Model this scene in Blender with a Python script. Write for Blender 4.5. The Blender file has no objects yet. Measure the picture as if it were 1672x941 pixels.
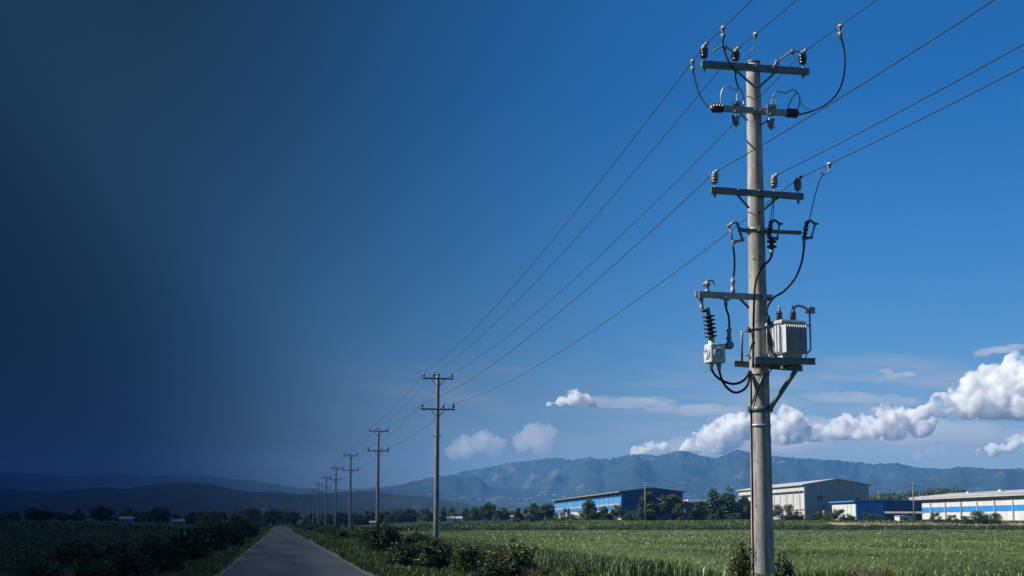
import bpy, bmesh, math, random
import numpy as np
from mathutils import Vector, Matrix, noise as mnoise
random.seed(7); RNG = np.random.default_rng(7)
R = math.radians
scene = bpy.context.scene
C = scene.collection

# ------------------------------------------------------------------ camera frame
F = 2450.0; CX, CY = 836.0, 470.5; HOR = 856.0; VPX = 455.0
TH = math.atan((HOR - CY) / F)
PHI = math.atan((CX - VPX) * math.cos(TH) / F)
CAMZ = 1.62
CAM = Vector((0, 0, CAMZ))
FH = Vector((math.sin(PHI), math.cos(PHI), 0)); RT = Vector((math.cos(PHI), -math.sin(PHI), 0)); ZV = Vector((0, 0, 1))
FW = FH * math.cos(TH) + ZV * math.sin(TH); UP = -FH * math.sin(TH) + ZV * math.cos(TH)
def ray(px, py): return RT * ((px - CX) / F) + FW + UP * ((CY - py) / F)
def at_depth(px, py, D):
    r = ray(px, py); return CAM + r * (D / r.dot(FH))
def at_height(px, py, z):
    r = ray(px, py); return CAM + r * ((z - CAMZ) / r.z)
def uD(u, D, z=0.0):
    p = RT * u + FH * D; return Vector((p.x, p.y, z))
def lateral(px, D, z=2.0):
    return (px - CX) / F * (D * math.cos(TH) + (z - CAMZ) * math.sin(TH))

cam_d = bpy.data.cameras.new('camera'); cam = bpy.data.objects.new('camera', cam_d); C.objects.link(cam)
cam_d.sensor_width = 36; cam_d.lens = F / 1672 * 36; cam_d.clip_start = 0.1; cam_d.clip_end = 40000
cam.location = CAM; cam.rotation_euler = (R(90) + TH, 0, -PHI)
scene.camera = cam

# ------------------------------------------------------------------ terrain
TD = np.array([-200, 140, 220, 300, 330, 350, 380, 420, 560, 700, 1000, 2000, 3000, 4500, 9000.])
TZ = np.array([0, 0, .04, .15, .6, 1.9, 2.25, 2.4, 2.6, 3.2, 4.6, 9, 15, 24, 40.])
def gz(x, y):
    x = np.asarray(x, float); y = np.asarray(y, float)
    D = x * FH.x + y * FH.y
    t = np.clip((np.abs(x - 4) - 16) / 60, 0, 1); w = .22 + .78 * t * t * (3 - 2 * t)
    far = np.clip((D - 700) / 900, 0, 1); w = w + (1 - w) * far
    return np.interp(D, TD, TZ) * w
def gzs(p): return float(gz(p.x, p.y))

# ------------------------------------------------------------------ materials
def nodes(m):
    m.use_nodes = True; nt = m.node_tree
    return nt, nt.nodes, nt.links
def mat(name, col, rough=.6, metal=0.0, var=.25, scale=3.0, bump=0.0, bscale=40.0, col2=None, stretch=(1, 1, 1), spec=.5):
    m = bpy.data.materials.new(name); nt, N, L = nodes(m); b = N['Principled BSDF']
    b.inputs['Roughness'].default_value = rough; b.inputs['Metallic'].default_value = metal
    b.inputs['Specular IOR Level'].default_value = spec
    tc = N.new('ShaderNodeTexCoord'); mp = N.new('ShaderNodeMapping'); mp.inputs['Scale'].default_value = stretch
    L.new(tc.outputs['Object'], mp.inputs[0])
    nz = N.new('ShaderNodeTexNoise'); nz.inputs['Scale'].default_value = scale; nz.inputs['Detail'].default_value = 6; nz.inputs['Roughness'].default_value = .62
    L.new(mp.outputs[0], nz.inputs['Vector'])
    cr = N.new('ShaderNodeValToRGB'); cr.color_ramp.elements[0].position = .3; cr.color_ramp.elements[1].position = .7
    c2 = col2 or tuple(min(1, c * (1 + var)) for c in col)
    c1 = tuple(c * (1 - var) for c in col)
    cr.color_ramp.elements[0].color = (*c1, 1); cr.color_ramp.elements[1].color = (*c2, 1)
    L.new(nz.outputs['Fac'], cr.inputs[0]); L.new(cr.outputs[0], b.inputs['Base Color'])
    if bump:
        nb = N.new('ShaderNodeTexNoise'); nb.inputs['Scale'].default_value = bscale; nb.inputs['Detail'].default_value = 4
        L.new(tc.outputs['Object'], nb.inputs['Vector'])
        bp = N.new('ShaderNodeBump'); bp.inputs['Strength'].default_value = bump; bp.inputs['Distance'].default_value = .02
        L.new(nb.outputs['Fac'], bp.inputs['Height']); L.new(bp.outputs[0], b.inputs['Normal'])
    return m
def leaf_mat(name, cols, trans=.25, rough=.5, spec=.4, nsc=.9, nst=(1, 1, 1), nlo=.65, nhi=1.3):
    m = bpy.data.materials.new(name); nt, N, L = nodes(m); b = N['Principled BSDF']
    g = N.new('ShaderNodeNewGeometry'); cr = N.new('ShaderNodeValToRGB')
    el = cr.color_ramp.elements
    while len(el) < len(cols): el.new(.5)
    for i, c in enumerate(cols): el[i].position = i / (len(cols) - 1); el[i].color = (*c, 1)
    L.new(g.outputs['Random Per Island'], cr.inputs[0])
    tc = N.new('ShaderNodeTexCoord'); nz = N.new('ShaderNodeTexNoise'); nz.inputs['Scale'].default_value = nsc; nz.inputs['Detail'].default_value = 5; mp = N.new('ShaderNodeMapping'); mp.inputs['Scale'].default_value = nst
    L.new(tc.outputs['Object'], mp.inputs[0]); L.new(mp.outputs[0], nz.inputs['Vector'])
    mr = N.new('ShaderNodeMapRange'); mr.inputs[1].default_value = .3; mr.inputs[2].default_value = .7; mr.inputs[3].default_value = nlo; mr.inputs[4].default_value = nhi
    L.new(nz.outputs['Fac'], mr.inputs[0])
    oi = N.new('ShaderNodeObjectInfo'); mo = N.new('ShaderNodeMapRange'); mo.inputs[3].default_value = .8; mo.inputs[4].default_value = 1.2
    L.new(oi.outputs['Random'], mo.inputs[0])
    mm = N.new('ShaderNodeMath'); mm.operation = 'MULTIPLY'; L.new(mr.outputs[0], mm.inputs[0]); L.new(mo.outputs[0], mm.inputs[1])
    mx = N.new('ShaderNodeMix'); mx.data_type = 'RGBA'; mx.blend_type = 'MULTIPLY'; mx.inputs[0].default_value = 1
    L.new(cr.outputs[0], mx.inputs[6]); L.new(mm.outputs[0], mx.inputs[7])
    L.new(mx.outputs[2], b.inputs['Base Color']); b.inputs['Roughness'].default_value = rough; b.inputs['Specular IOR Level'].default_value = spec
    t = N.new('ShaderNodeBsdfTranslucent'); L.new(mx.outputs[2], t.inputs['Color'])
    ms = N.new('ShaderNodeMixShader'); ms.inputs[0].default_value = trans
    L.new(b.outputs[0], ms.inputs[1]); L.new(t.outputs[0], ms.inputs[2]); L.new(ms.outputs[0], N['Material Output'].inputs['Surface'])
    return m

M = {}
M['steel'] = mat('galvanised_steel', (.115, .15, .155), .5, .3, .25, 6)
M['steel_light'] = mat('bright_steel', (.25, .275, .28), .45, .35, .25, 9)
M['steel_dark'] = mat('dark_steel', (.09, .11, .12), .5, .3, .3, 6)
M['fitting'] = mat('aluminium_fitting', (.23, .23, .23), .5, .2, .3, 12)
M['brown_glaze'] = mat('brown_glaze', (.035, .02, .022), .22, 0, .3, 10)
M['grey_glaze'] = mat('grey_glaze', (.15, .15, .155), .35, 0, .25, 10)
M['black_glaze'] = mat('black_polymer', (.022, .022, .024), .4, 0, .3, 10)
M['rubber'] = mat('black_cable', (.01, .01, .011), .6, 0, .2, 10, spec=.15)
M['wire'] = mat('wire', (.035, .037, .042), .5, .3, .2, 8)
M['lead'] = mat('bare_lead', (.36, .36, .35), .45, .4, .2, 8)
M['tank'] = mat('tank_paint', (.43, .465, .49), .5, 0, .14, 2.5)
M['tank_dark'] = mat('tank_lid_paint', (.34, .37, .38), .5, 0, .2, 5)  # darker tank paint for lid, base, flange and embossed rings
M['rust'] = mat('rust', (.16, .07, .035), .8, 0, .4, 20)

# concrete of the poles: grain, vertical streaks and pits
def concrete(name, base):
    m = bpy.data.materials.new(name); nt, N, L = nodes(m); b = N['Principled BSDF']; b.inputs['Roughness'].default_value = .85
    tc = N.new('ShaderNodeTexCoord')
    def noi(sc, st, det=6, ro=.6):
        mp = N.new('ShaderNodeMapping'); mp.inputs['Scale'].default_value = st; L.new(tc.outputs['Object'], mp.inputs[0])
        n = N.new('ShaderNodeTexNoise'); n.inputs['Scale'].default_value = sc; n.inputs['Detail'].default_value = det; n.inputs['Roughness'].default_value = ro
        L.new(mp.outputs[0], n.inputs['Vector']); return n
    def ramp(n, p0, p1, c0, c1):
        r = N.new('ShaderNodeValToRGB'); r.color_ramp.elements[0].position = p0; r.color_ramp.elements[1].position = p1
        r.color_ramp.elements[0].color = (*c0, 1); r.color_ramp.elements[1].color = (*c1, 1); L.new(n.outputs['Fac'], r.inputs[0]); return r
    a = ramp(noi(2.2, (1, 1, .45), 9, .7), .36, .64, tuple(c * .68 for c in base), tuple(c * 1.16 for c in base))
    s = ramp(noi(5, (1.6, 1.6, .09)), .36, .58, (.54, .52, .5), (1, 1, 1))
    p = ramp(noi(9, (1, 1, .6), 4), .33, .385, (.5, .46, .43), (1, 1, 1))
    m1 = N.new('ShaderNodeMix'); m1.data_type = 'RGBA'; m1.blend_type = 'MULTIPLY'; m1.inputs[0].default_value = 1
    L.new(a.outputs[0], m1.inputs[6]); L.new(s.outputs[0], m1.inputs[7])
    m2 = N.new('ShaderNodeMix'); m2.data_type = 'RGBA'; m2.blend_type = 'MULTIPLY'; m2.inputs[0].default_value = 1
    L.new(m1.outputs[2], m2.inputs[6]); L.new(p.outputs[0], m2.inputs[7]); L.new(m2.outputs[2], b.inputs['Base Color'])
    bp = N.new('ShaderNodeBump'); bp.inputs['Strength'].default_value = .25; bp.inputs['Distance'].default_value = .02
    L.new(noi(14, (1, 1, 1), 7, .7).outputs['Fac'], bp.inputs['Height']); L.new(bp.outputs[0], b.inputs['Normal'])
    return m
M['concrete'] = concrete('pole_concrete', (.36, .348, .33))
M['concrete_far'] = concrete('shaded_concrete', (.19, .195, .2))  # line poles' shade put into a darker copy of the concrete

M['leaf_dark'] = leaf_mat('shrub_leaves', [(.014, .032, .012), (.03, .06, .02), (.05, .085, .028)])
M['leaf_yellow'] = leaf_mat('yellowish_shrub_leaves', [(.03, .055, .014), (.06, .095, .02), (.11, .14, .03)])
M['leaf_tree'] = leaf_mat('tree_leaves', [(.022, .046, .017), (.044, .08, .028), (.07, .115, .038)])
M['leaf_poplar'] = leaf_mat('poplar_leaves', [(.03, .06, .022), (.056, .1, .034), (.085, .135, .048)])
M['dry'] = leaf_mat('dry_twigs', [(.06, .045, .03), (.13, .095, .06), (.2, .15, .1)], .1)
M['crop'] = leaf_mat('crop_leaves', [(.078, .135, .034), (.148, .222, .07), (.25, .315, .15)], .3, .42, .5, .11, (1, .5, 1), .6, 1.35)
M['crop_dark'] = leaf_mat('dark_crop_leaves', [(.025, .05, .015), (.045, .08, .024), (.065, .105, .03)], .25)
M['verge'] = leaf_mat('verge_grass', [(.04, .07, .012), (.065, .105, .02), (.1, .14, .032)], .3)
M['bark'] = mat('bark', (.11, .085, .065), .9, 0, .35, 8)

# ------------------------------------------------------------------ mesh helpers
def V(*a): return Vector(a)
def beam(bm, p0, p1, w, h, up=ZV, ch=0.0):
    p0, p1 = Vector(p0), Vector(p1); d = (p1 - p0).normalized()
    s = d.cross(up)
    if s.length < 1e-4: s = d.cross(Vector((1, 0, 0)))
    s.normalize(); t = s.cross(d)
    vs = []
    for p in (p0, p1):
        for a, b in ((-1, -1), (1, -1), (1, 1), (-1, 1)): vs.append(bm.verts.new(p + s * (a * w / 2) + t * (b * h / 2)))
    for f in ((0, 1, 2, 3), (7, 6, 5, 4), (0, 4, 5, 1), (1, 5, 6, 2), (2, 6, 7, 3), (3, 7, 4, 0)): bm.faces.new([vs[i] for i in f])
def channel(bm, p0, p1, w, h, t=.018):
    """a C section: web facing the viewer's side, two flanges"""
    p0, p1 = Vector(p0), Vector(p1); d = (p1 - p0).normalized(); s = d.cross(ZV).normalized(); u = s.cross(d)
    beam(bm, p0 + s * (w / 2 - t / 2), p1 + s * (w / 2 - t / 2), t, h)
    for k in (-1, 1): beam(bm, p0 + u * k * (h / 2 - t / 2) - s * (t / 2), p1 + u * k * (h / 2 - t / 2) - s * (t / 2), w - t - .002, t)
def ibeam(bm, p0, p1, w, h, t=.022):
    p0, p1 = Vector(p0), Vector(p1); d = (p1 - p0).normalized(); s = d.cross(ZV).normalized(); u = s.cross(d)
    for k in (-1, 1): beam(bm, p0 + u * k * (h / 2 - t / 2), p1 + u * k * (h / 2 - t / 2), w, t)
    beam(bm, p0, p1, t, h - 2 * t - .002)
def tube(bm, pts, r, n=8, caps=True):
    pts = [Vector(p) for p in pts]; rs = r if isinstance(r, (list, tuple)) else [r] * len(pts)
    rings = []; nrm = None
    for i, p in enumerate(pts):
        d = (pts[min(i + 1, len(pts) - 1)] - pts[max(i - 1, 0)]).normalized()
        if nrm is None:
            nrm = d.cross(ZV)
            if nrm.length < 1e-3: nrm = d.cross(Vector((1, 0, 0)))
        nrm = (nrm - d * nrm.dot(d)).normalized(); b = d.cross(nrm)
        rings.append([bm.verts.new(p + (nrm * math.cos(a) + b * math.sin(a)) * rs[i]) for a in [2 * math.pi * k / n for k in range(n)]])
    for a, b in zip(rings, rings[1:]):
        for k in range(n):
            f = bm.faces.new((a[k], a[(k + 1) % n], b[(k + 1) % n], b[k])); f.smooth = True
    if caps: bm.faces.new(rings[0][::-1]); bm.faces.new(rings[-1])
def lathe(bm, base, axis, prof, n=14):
    base = Vector(base); ax = Vector(axis).normalized(); s = ax.orthogonal().normalized(); t = ax.cross(s); rings = []
    for r, h in prof: rings.append([bm.verts.new(base + ax * h + (s * math.cos(a) + t * math.sin(a)) * max(r, .0006)) for a in [2 * math.pi * k / n for k in range(n)]])
    for a, b in zip(rings, rings[1:]):
        for k in range(n):
            f = bm.faces.new((a[k], a[(k + 1) % n], b[(k + 1) % n], b[k])); f.smooth = True
    bm.faces.new(rings[0][::-1]); bm.faces.new(rings[-1])
def ball(bm, c, r, sx=1, sy=1, sz=1):
    bmesh.ops.create_icosphere(bm, subdivisions=2, radius=r, matrix=Matrix.Translation(c) @ Matrix.Diagonal((sx, sy, sz, 1)))
def prism(bm, poly, thick):
    """closed prism from polygon (list of Vectors) swept along vector thick"""
    a = [bm.verts.new(p) for p in poly]; b = [bm.verts.new(p + thick) for p in poly]
    bm.faces.new(a[::-1]); bm.faces.new(b)
    for i in range(len(a)):
        j = (i + 1) % len(a); bm.faces.new((a[i], a[j], b[j], b[i]))
def smooth_path(pts, k=6):
    pts = [Vector(p) for p in pts]; out = []
    for i in range(len(pts) - 1):
        p0 = pts[max(i - 1, 0)]; p1 = pts[i]; p2 = pts[i + 1]; p3 = pts[min(i + 2, len(pts) - 1)]
        for j in range(k):
            t = j / k
            out.append(.5 * ((2 * p1) + (p2 - p0) * t + (2 * p0 - 5 * p1 + 4 * p2 - p3) * t * t + (3 * p1 - p0 - 3 * p2 + p3) * t ** 3))
    out.append(pts[-1]); return out

def root_of(o):
    while o.parent: o = o.parent
    return o
def link(o, parent=None):
    C.objects.link(o)
    if parent: o.parent = parent
    return o
def obj(name, bm, m, parent=None, base=None, bevel=0.0):
    """link a bmesh as one object; its verts are given in world space and shifted to its thing's base"""
    b = base if base is not None else (root_of(parent).location if parent else Vector((0, 0, 0)))
    bmesh.ops.recalc_face_normals(bm, faces=bm.faces[:])
    bmesh.ops.translate(bm, verts=bm.verts[:], vec=-Vector(b))
    me = bpy.data.meshes.new(name); bm.to_mesh(me); bm.free(); me.materials.append(m)
    o = bpy.data.objects.new(name, me); link(o, parent)
    if parent is None: o.location = b
    if bevel:
        md = o.modifiers.new('bevel', 'BEVEL'); md.width = bevel; md.segments = 2; md.limit_method = 'ANGLE'
    return o
def np_obj(name, v, q, m, parent=None, loc=None):
    me = bpy.data.meshes.new(name); nv, nq = len(v), len(q)
    me.vertices.add(nv); me.vertices.foreach_set('co', np.ascontiguousarray(v, np.float32).ravel())
    me.loops.add(nq * 4); me.loops.foreach_set('vertex_index', np.ascontiguousarray(q, np.int32).ravel())
    me.polygons.add(nq); me.polygons.foreach_set('loop_start', np.arange(0, nq * 4, 4, dtype=np.int32))
    me.polygons.foreach_set('loop_total', np.full(nq, 4, np.int32)) if False else None
    me.update(calc_edges=True); me.materials.append(m)
    o = bpy.data.objects.new(name, me); link(o, parent)
    if loc is not None: o.location = loc
    return o
def tag(o, label=None, cat=None, group=None, kind=None):
    if label: o['label'] = label
    if cat: o['category'] = cat
    if group: o['group'] = group
    if kind: o['kind'] = kind
    return o
def thing(name, label, cat, loc=(0, 0, 0), group=None):
    o = bpy.data.objects.new(name, None); C.objects.link(o); o.location = loc; o.empty_display_size = .3
    return tag(o, label, cat, group)
def copy_tree(o, parent=None):
    c = o.copy(); C.objects.link(c)
    if parent: c.parent = parent
    for ch in list(o.children): copy_tree(ch, c)
    return c
def BM(): return bmesh.new()

# ------------------------------------------------------------------ ground, road
us = np.concatenate([-np.geomspace(60, 5000, 26)[::-1], np.linspace(-56, 56, 57), np.geomspace(60, 5000, 26)])
Ds = np.concatenate([np.linspace(-300, 0, 6), np.linspace(10, 460, 91), np.geomspace(480, 8800, 44)])
UU, DD = np.meshgrid(us, Ds)
XX = UU * RT.x + DD * FH.x; YY = UU * RT.y + DD * FH.y
ZZ = gz(XX, YY)
nr, nc = UU.shape
idx = np.arange(nr * nc).reshape(nr, nc)
gq = np.stack([idx[:-1, :-1], idx[:-1, 1:], idx[1:, 1:], idx[1:, :-1]], -1).reshape(-1, 4)
gm = bpy.data.materials.new('field_ground'); nt, N, L = nodes(gm); b = N['Principled BSDF']; b.inputs['Roughness'].default_value = .95; b.inputs['Specular IOR Level'].default_value = .1
tc = N.new('ShaderNodeTexCoord')
def gn(scale, st, det=5):
    mp = N.new('ShaderNodeMapping'); mp.inputs['Scale'].default_value = st; mp.inputs['Rotation'].default_value = (0, 0, -PHI); L.new(tc.outputs['Object'], mp.inputs[0])
    n = N.new('ShaderNodeTexNoise'); n.inputs['Scale'].default_value = scale; n.inputs['Detail'].default_value = det; L.new(mp.outputs[0], n.inputs['Vector']); return n
r1 = N.new('ShaderNodeValToRGB'); r1.color_ramp.elements[0].position = .35; r1.color_ramp.elements[1].position = .65
r1.color_ramp.elements[0].color = (.03, .05, .016, 1); r1.color_ramp.elements[1].color = (.06, .09, .03, 1)
e = r1.color_ramp.elements.new(.78); e.color = (.12, .1, .06, 1)
L.new(gn(.012, (1, 4.5, 1)).outputs['Fac'], r1.inputs[0])
r2 = N.new('ShaderNodeValToRGB'); r2.color_ramp.elements[0].position = .3; r2.color_ramp.elements[1].position = .7
r2.color_ramp.elements[0].color = (.6, .6, .6, 1); r2.color_ramp.elements[1].color = (1.2, 1.2, 1.2, 1)
L.new(gn(.9, (1, 1, 1), 8).outputs['Fac'], r2.inputs[0])
mx = N.new('ShaderNodeMix'); mx.data_type = 'RGBA'; mx.blend_type = 'MULTIPLY'; mx.inputs[0].default_value = 1
L.new(r1.outputs[0], mx.inputs[6]); L.new(r2.outputs[0], mx.inputs[7]); L.new(mx.outputs[2], b.inputs['Base Color'])
tag(np_obj('ground', np.stack([XX, YY, ZZ], -1).reshape(-1, 3), gq, gm), kind='structure')

def strip(name, xs, y0, y1, dz, m, n=160, kind='structure', wob=None):
    ys = np.linspace(y0, y1, n); v = []; k = len(xs)
    for y in ys:
        for j, x in enumerate(xs):
            xx = x + (wob(y, j) if wob else 0)
            v.append((xx, y, float(gz(xx, y)) + dz))
    ii = np.arange(n * k).reshape(n, k)
    q = np.stack([ii[:-1, :-1], ii[:-1, 1:], ii[1:, 1:], ii[1:, :-1]], -1).reshape(-1, 4)
    return tag(np_obj(name, np.array(v), q, m), kind=kind)
am = bpy.data.materials.new('asphalt'); nt, N, L = nodes(am); b = N['Principled BSDF']; b.inputs['Roughness'].default_value = .75; b.inputs['Specular IOR Level'].default_value = .35
tc = N.new('ShaderNodeTexCoord')
r1 = N.new('ShaderNodeValToRGB'); r1.color_ramp.elements[0].position = .35; r1.color_ramp.elements[1].position = .66
r1.color_ramp.elements[0].color = (.058, .064, .066, 1); r1.color_ramp.elements[1].color = (.15, .158, .16, 1)
L.new(gn(.5, (.9, .1, 1), 8).outputs['Fac'], r1.inputs[0])
vo = N.new('ShaderNodeTexVoronoi'); vo.feature = 'DISTANCE_TO_EDGE'; vo.inputs['Scale'].default_value = .22
wn = N.new('ShaderNodeTexNoise'); wn.inputs['Scale'].default_value = .7; L.new(tc.outputs['Object'], wn.inputs['Vector'])
va = N.new('ShaderNodeMix'); va.data_type = 'VECTOR'; va.inputs[0].default_value = .12; L.new(tc.outputs['Object'], va.inputs[4]); L.new(wn.outputs['Color'], va.inputs[5]); L.new(va.outputs[1], vo.inputs['Vector'])
r3 = N.new('ShaderNodeValToRGB'); r3.color_ramp.elements[0].position = .0; r3.color_ramp.elements[1].position = .012
r3.color_ramp.elements[0].color = (.55, .55, .55, 1); r3.color_ramp.elements[1].color = (1, 1, 1, 1); L.new(vo.outputs['Distance'], r3.inputs[0])
r4 = N.new('ShaderNodeValToRGB'); r4.color_ramp.elements[0].position = .3; r4.color_ramp.elements[1].position = .7
r4.color_ramp.elements[0].color = (.75, .75, .75, 1); r4.color_ramp.elements[1].color = (1.15, 1.15, 1.15, 1); L.new(gn(9, (1, 1, 1), 8).outputs['Fac'], r4.inputs[0])
ma = N.new('ShaderNodeMix'); ma.data_type = 'RGBA'; ma.blend_type = 'MULTIPLY'; ma.inputs[0].default_value = 1; L.new(r1.outputs[0], ma.inputs[6]); L.new(r3.outputs[0], ma.inputs[7])
mb_ = N.new('ShaderNodeMix'); mb_.data_type = 'RGBA'; mb_.blend_type = 'MULTIPLY'; mb_.inputs[0].default_value = 1; L.new(ma.outputs[2], mb_.inputs[6]); L.new(r4.outputs[0], mb_.inputs[7])
L.new(mb_.outputs[2], b.inputs['Base Color'])
M['gravel'] = mat('dusty_gravel', (.2, .185, .16), .95, 0, .35, 4, .4, 30)
strip('gravel_shoulder', [-2.05, -1.2, .5, 2.2, 3.15], -60, 600, .02, M['gravel'], wob=lambda y, j: (.14 * mnoise.noise(Vector((y * .35, j * 9, 0))) if j in (0, 4) else 0), n=420)
strip('road', [-1.72, -.6, .5, 1.6, 2.8], -60, 598, .035, am, wob=lambda y, j: ((.07 * mnoise.noise(Vector((y * .8, j * 5, 3))) + .09 * mnoise.noise(Vector((y * .21, j * 5, 9)))) if j in (0, 4) else 0), n=420)

# ------------------------------------------------------------------ blades (stuff)
def blades(name, x, y, h, w, m, lean=.5, seed=1, base=0.0, segs=True):
    rng = np.random.default_rng(seed); n = len(x); z = gz(x, y) + base
    a = rng.uniform(0, 2 * np.pi, n); l = h * lean * rng.uniform(.2, 1.3, n)
    dx, dy = np.cos(a), np.sin(a); b = a + np.pi / 2 + rng.uniform(-.5, .5, n); wx, wy = np.cos(b) * w / 2, np.sin(b) * w / 2
    P = np.stack([x, y, z], -1)
    def lv(t, up, wd):
        c = P + np.stack([dx * l * t, dy * l * t, h * up], -1); o = np.stack([wx * wd, wy * wd, np.zeros(n)], -1); return c - o, c + o
    A0, B0 = lv(0, 0, .7); A1, B1 = lv(.3, .62, 1.0); A2, B2 = lv(1.0, .62 + .38 * 0.75, .12)
    v = np.stack([A0, B0, A1, B1, A2, B2], 1).reshape(-1, 3)
    i = np.arange(n) * 6
    q = np.concatenate([np.stack([i, i + 1, i + 3, i + 2], -1), np.stack([i + 2, i + 3, i + 5, i + 4], -1)])
    return np_obj(name, v, q, m)
def scatter_uD(D0, D1, u0, u1, dens, rng, edge=None):
    n = int((D1 - D0) * (u1 - u0) * dens); D = rng.uniform(D0, D1, n); u = rng.uniform(u0, u1, n)
    return u * RT.x + D * FH.x, u * RT.y + D * FH.y
xs, ys, hs, ws = [], [], [], []
for (D0, D1, dens, h, w) in ((44, 62, 190, .38, .026), (62, 85, 100, .38, .034), (85, 120, 40, .4, .05), (120, 180, 16, .38, .085), (180, 304, 6, .34, .15)):
    wd = D1 * .40
    x, y = scatter_uD(D0, D1, -D1 * .1, wd, dens, RNG)
    row = np.abs(((x * 1.0) / .0001) % 1) * 0
    keep = x > np.where(y < 140, 12.2 - (y - 50) * .02, 9.5) + RNG.normal(0, .3, len(x))
    cl = np.array([mnoise.noise(Vector((a * .22, b * .09, 0))) for a, b in zip(x, y)])
    keep &= RNG.uniform(0, 1, len(x)) < .8 + .5 * cl
    x, y = x[keep], y[keep]; cl = cl[keep]
    xs.append(x); ys.append(y); hs.append(h * RNG.uniform(.65, 1.15, len(x)) * (1 + .35 * cl)); ws.append(w * RNG.uniform(.7, 1.3, len(x)))
tag(blades('crop_field', np.concatenate(xs), np.concatenate(ys), np.concatenate(hs), np.concatenate(ws), M['crop'], 1.15, 3), 'pale green crop filling the field right of the poles', 'crop', kind='stuff')
# tall dark grass at the field's near-left edge
def band(x0, x1, y0, y1, dens, rng, grow=1.0):
    n = int((x1 - x0) * (y1 - y0) * dens); x = rng.uniform(x0, x1, n); y = y0 + (y1 - y0) * rng.uniform(0, 1, n) ** grow
    return x, y
xs, ys, hs, ws = [], [], [], []
for (x0, x1, y0, y1, dens, h, w) in ((8.8, 12.4, 44, 90, 90, .55, .026), (8.5, 12.5, 90, 170, 26, .6, .06), (7.5, 11.5, 170, 420, 5, .7, .16)):
    x, y = band(x0, x1, y0, y1, dens, RNG); xs.append(x); ys.append(y); hs.append(h * RNG.uniform(.5, 1.2, len(x))); ws.append(w * RNG.uniform(.7, 1.3, len(x)))
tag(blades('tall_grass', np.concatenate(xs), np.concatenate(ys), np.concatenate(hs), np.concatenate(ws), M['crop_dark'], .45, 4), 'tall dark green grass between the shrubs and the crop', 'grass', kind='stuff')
xs, ys, hs, ws = [], [], [], []
for (x0, x1, y0, y1, dens, h, w) in ((2.95, 9.6, 43, 80, 80, .26, .03), (2.95, 9.6, 80, 140, 30, .28, .055), (2.9, 9.5, 140, 300, 8, .3, .11), (2.9, 9.5, 300, 620, 2.5, .35, .22),
                                     (-5.2, -1.85, 43, 80, 80, .24, .03), (-5.4, -1.85, 80, 140, 30, .26, .055), (-6, -1.8, 140, 300, 8, .3, .11), (-8, -1.8, 300, 620, 2.5, .35, .22)):
    x, y = band(x0, x1, y0, y1, dens, RNG); cl = np.array([mnoise.noise(Vector((a * .5, b * .2, 5))) for a, b in zip(x, y)])
    e = np.minimum(np.abs(x - 2.9), np.abs(x + 1.8)); kp = RNG.uniform(0, 1, len(x)) < np.clip(.35 + e * 1.2 + cl, .1, 1); x, y, cl = x[kp], y[kp], cl[kp]
    xs.append(x); ys.append(y); hs.append(h * RNG.uniform(.4, 1.3, len(x)) * (1 + .8 * cl)); ws.append(w * RNG.uniform(.7, 1.3, len(x)))
tag(blades('verge_grass', np.concatenate(xs), np.concatenate(ys), np.concatenate(hs), np.concatenate(ws), M['verge'], .6, 5), 'rough bright green grass along both road verges', 'grass', kind='stuff')
# left field: low crop
xs, ys, hs, ws = [], [], [], []
for (D0, D1, dens, h, w) in ((50, 90, 22, .2, .05), (90, 160, 8, .2, .1), (160, 330, 2, .22, .22)):
    x, y = scatter_uD(D0, D1, -D1 * .42, -4, dens, RNG); k = x < -7.5; x, y = x[k], y[k]
    D = x * FH.x + y * FH.y; cl = np.sin(D * .11) * .5 + np.array([mnoise.noise(Vector((a * .02, b * .1, 8))) for a, b in zip(x, y)])
    xs.append(x); ys.append(y); hs.append(h * RNG.uniform(.5, 1.2, len(x)) * (1 + .4 * cl)); ws.append(w * RNG.uniform(.7, 1.3, len(x)))
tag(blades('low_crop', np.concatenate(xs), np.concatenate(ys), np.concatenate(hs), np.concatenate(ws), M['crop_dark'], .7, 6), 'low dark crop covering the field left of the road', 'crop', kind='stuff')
# dark crop strip / weedy bank beyond the field
def far_band(name, D0, D1, u0, u1, dens, h, w, m, seed, label, gap=0.0):
    rng = np.random.default_rng(seed); x, y = scatter_uD(D0, D1, u0, u1, dens, rng)
    cl = np.array([mnoise.noise(Vector((a * .05, b * .05, seed))) for a, b in zip(x, y)])
    k = (x > 9) | (x < -9); k &= cl > -1 + gap; x, y, cl = x[k], y[k], cl[k]
    return tag(blades(name, x, y, h * rng.uniform(.5, 1.2, len(x)) * (1 + .6 * cl), w * rng.uniform(.6, 1.3, len(x)), m, .5, seed), label, 'grass', kind='stuff')
far_band('weedy_bank', 323, 372, -20, 175, 7, .5, .15, M['verge'], 22, 'weedy green bank in front of the warehouses', .6)
far_band('far_meadow', 372, 480, -30, 150, 1.6, .5, .22, M['crop_dark'], 23, 'rough meadow grass around the warehouse trees', .5)
far_band('left_crop_strip', 330, 350, -150, -8, 2.2, .9, .4, M['crop_dark'], 24, 'dark crop strip on the far side of the left field')
M['dirt'] = mat('dirt_track', (.27, .2, .13), .95, 0, .25, .4)
def ustrip(name, u0, u1, D0, D1, dz, m, n=60):
    v = []
    for i in range(n):
        for D in (D0, (D0 + D1) / 2, D1):
            p = uD(u0 + (u1 - u0) * i / (n - 1), D + .5 * mnoise.noise(Vector((i * .6, D, 0)))); v.append((p.x, p.y, gzs(p) + dz))
    ii = np.arange(n * 3).reshape(n, 3); q = np.stack([ii[:-1, :-1], ii[1:, :-1], ii[1:, 1:], ii[:-1, 1:]], -1).reshape(-1, 4)
    return tag(np_obj(name, np.array(v), q, m), kind='structure')
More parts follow.
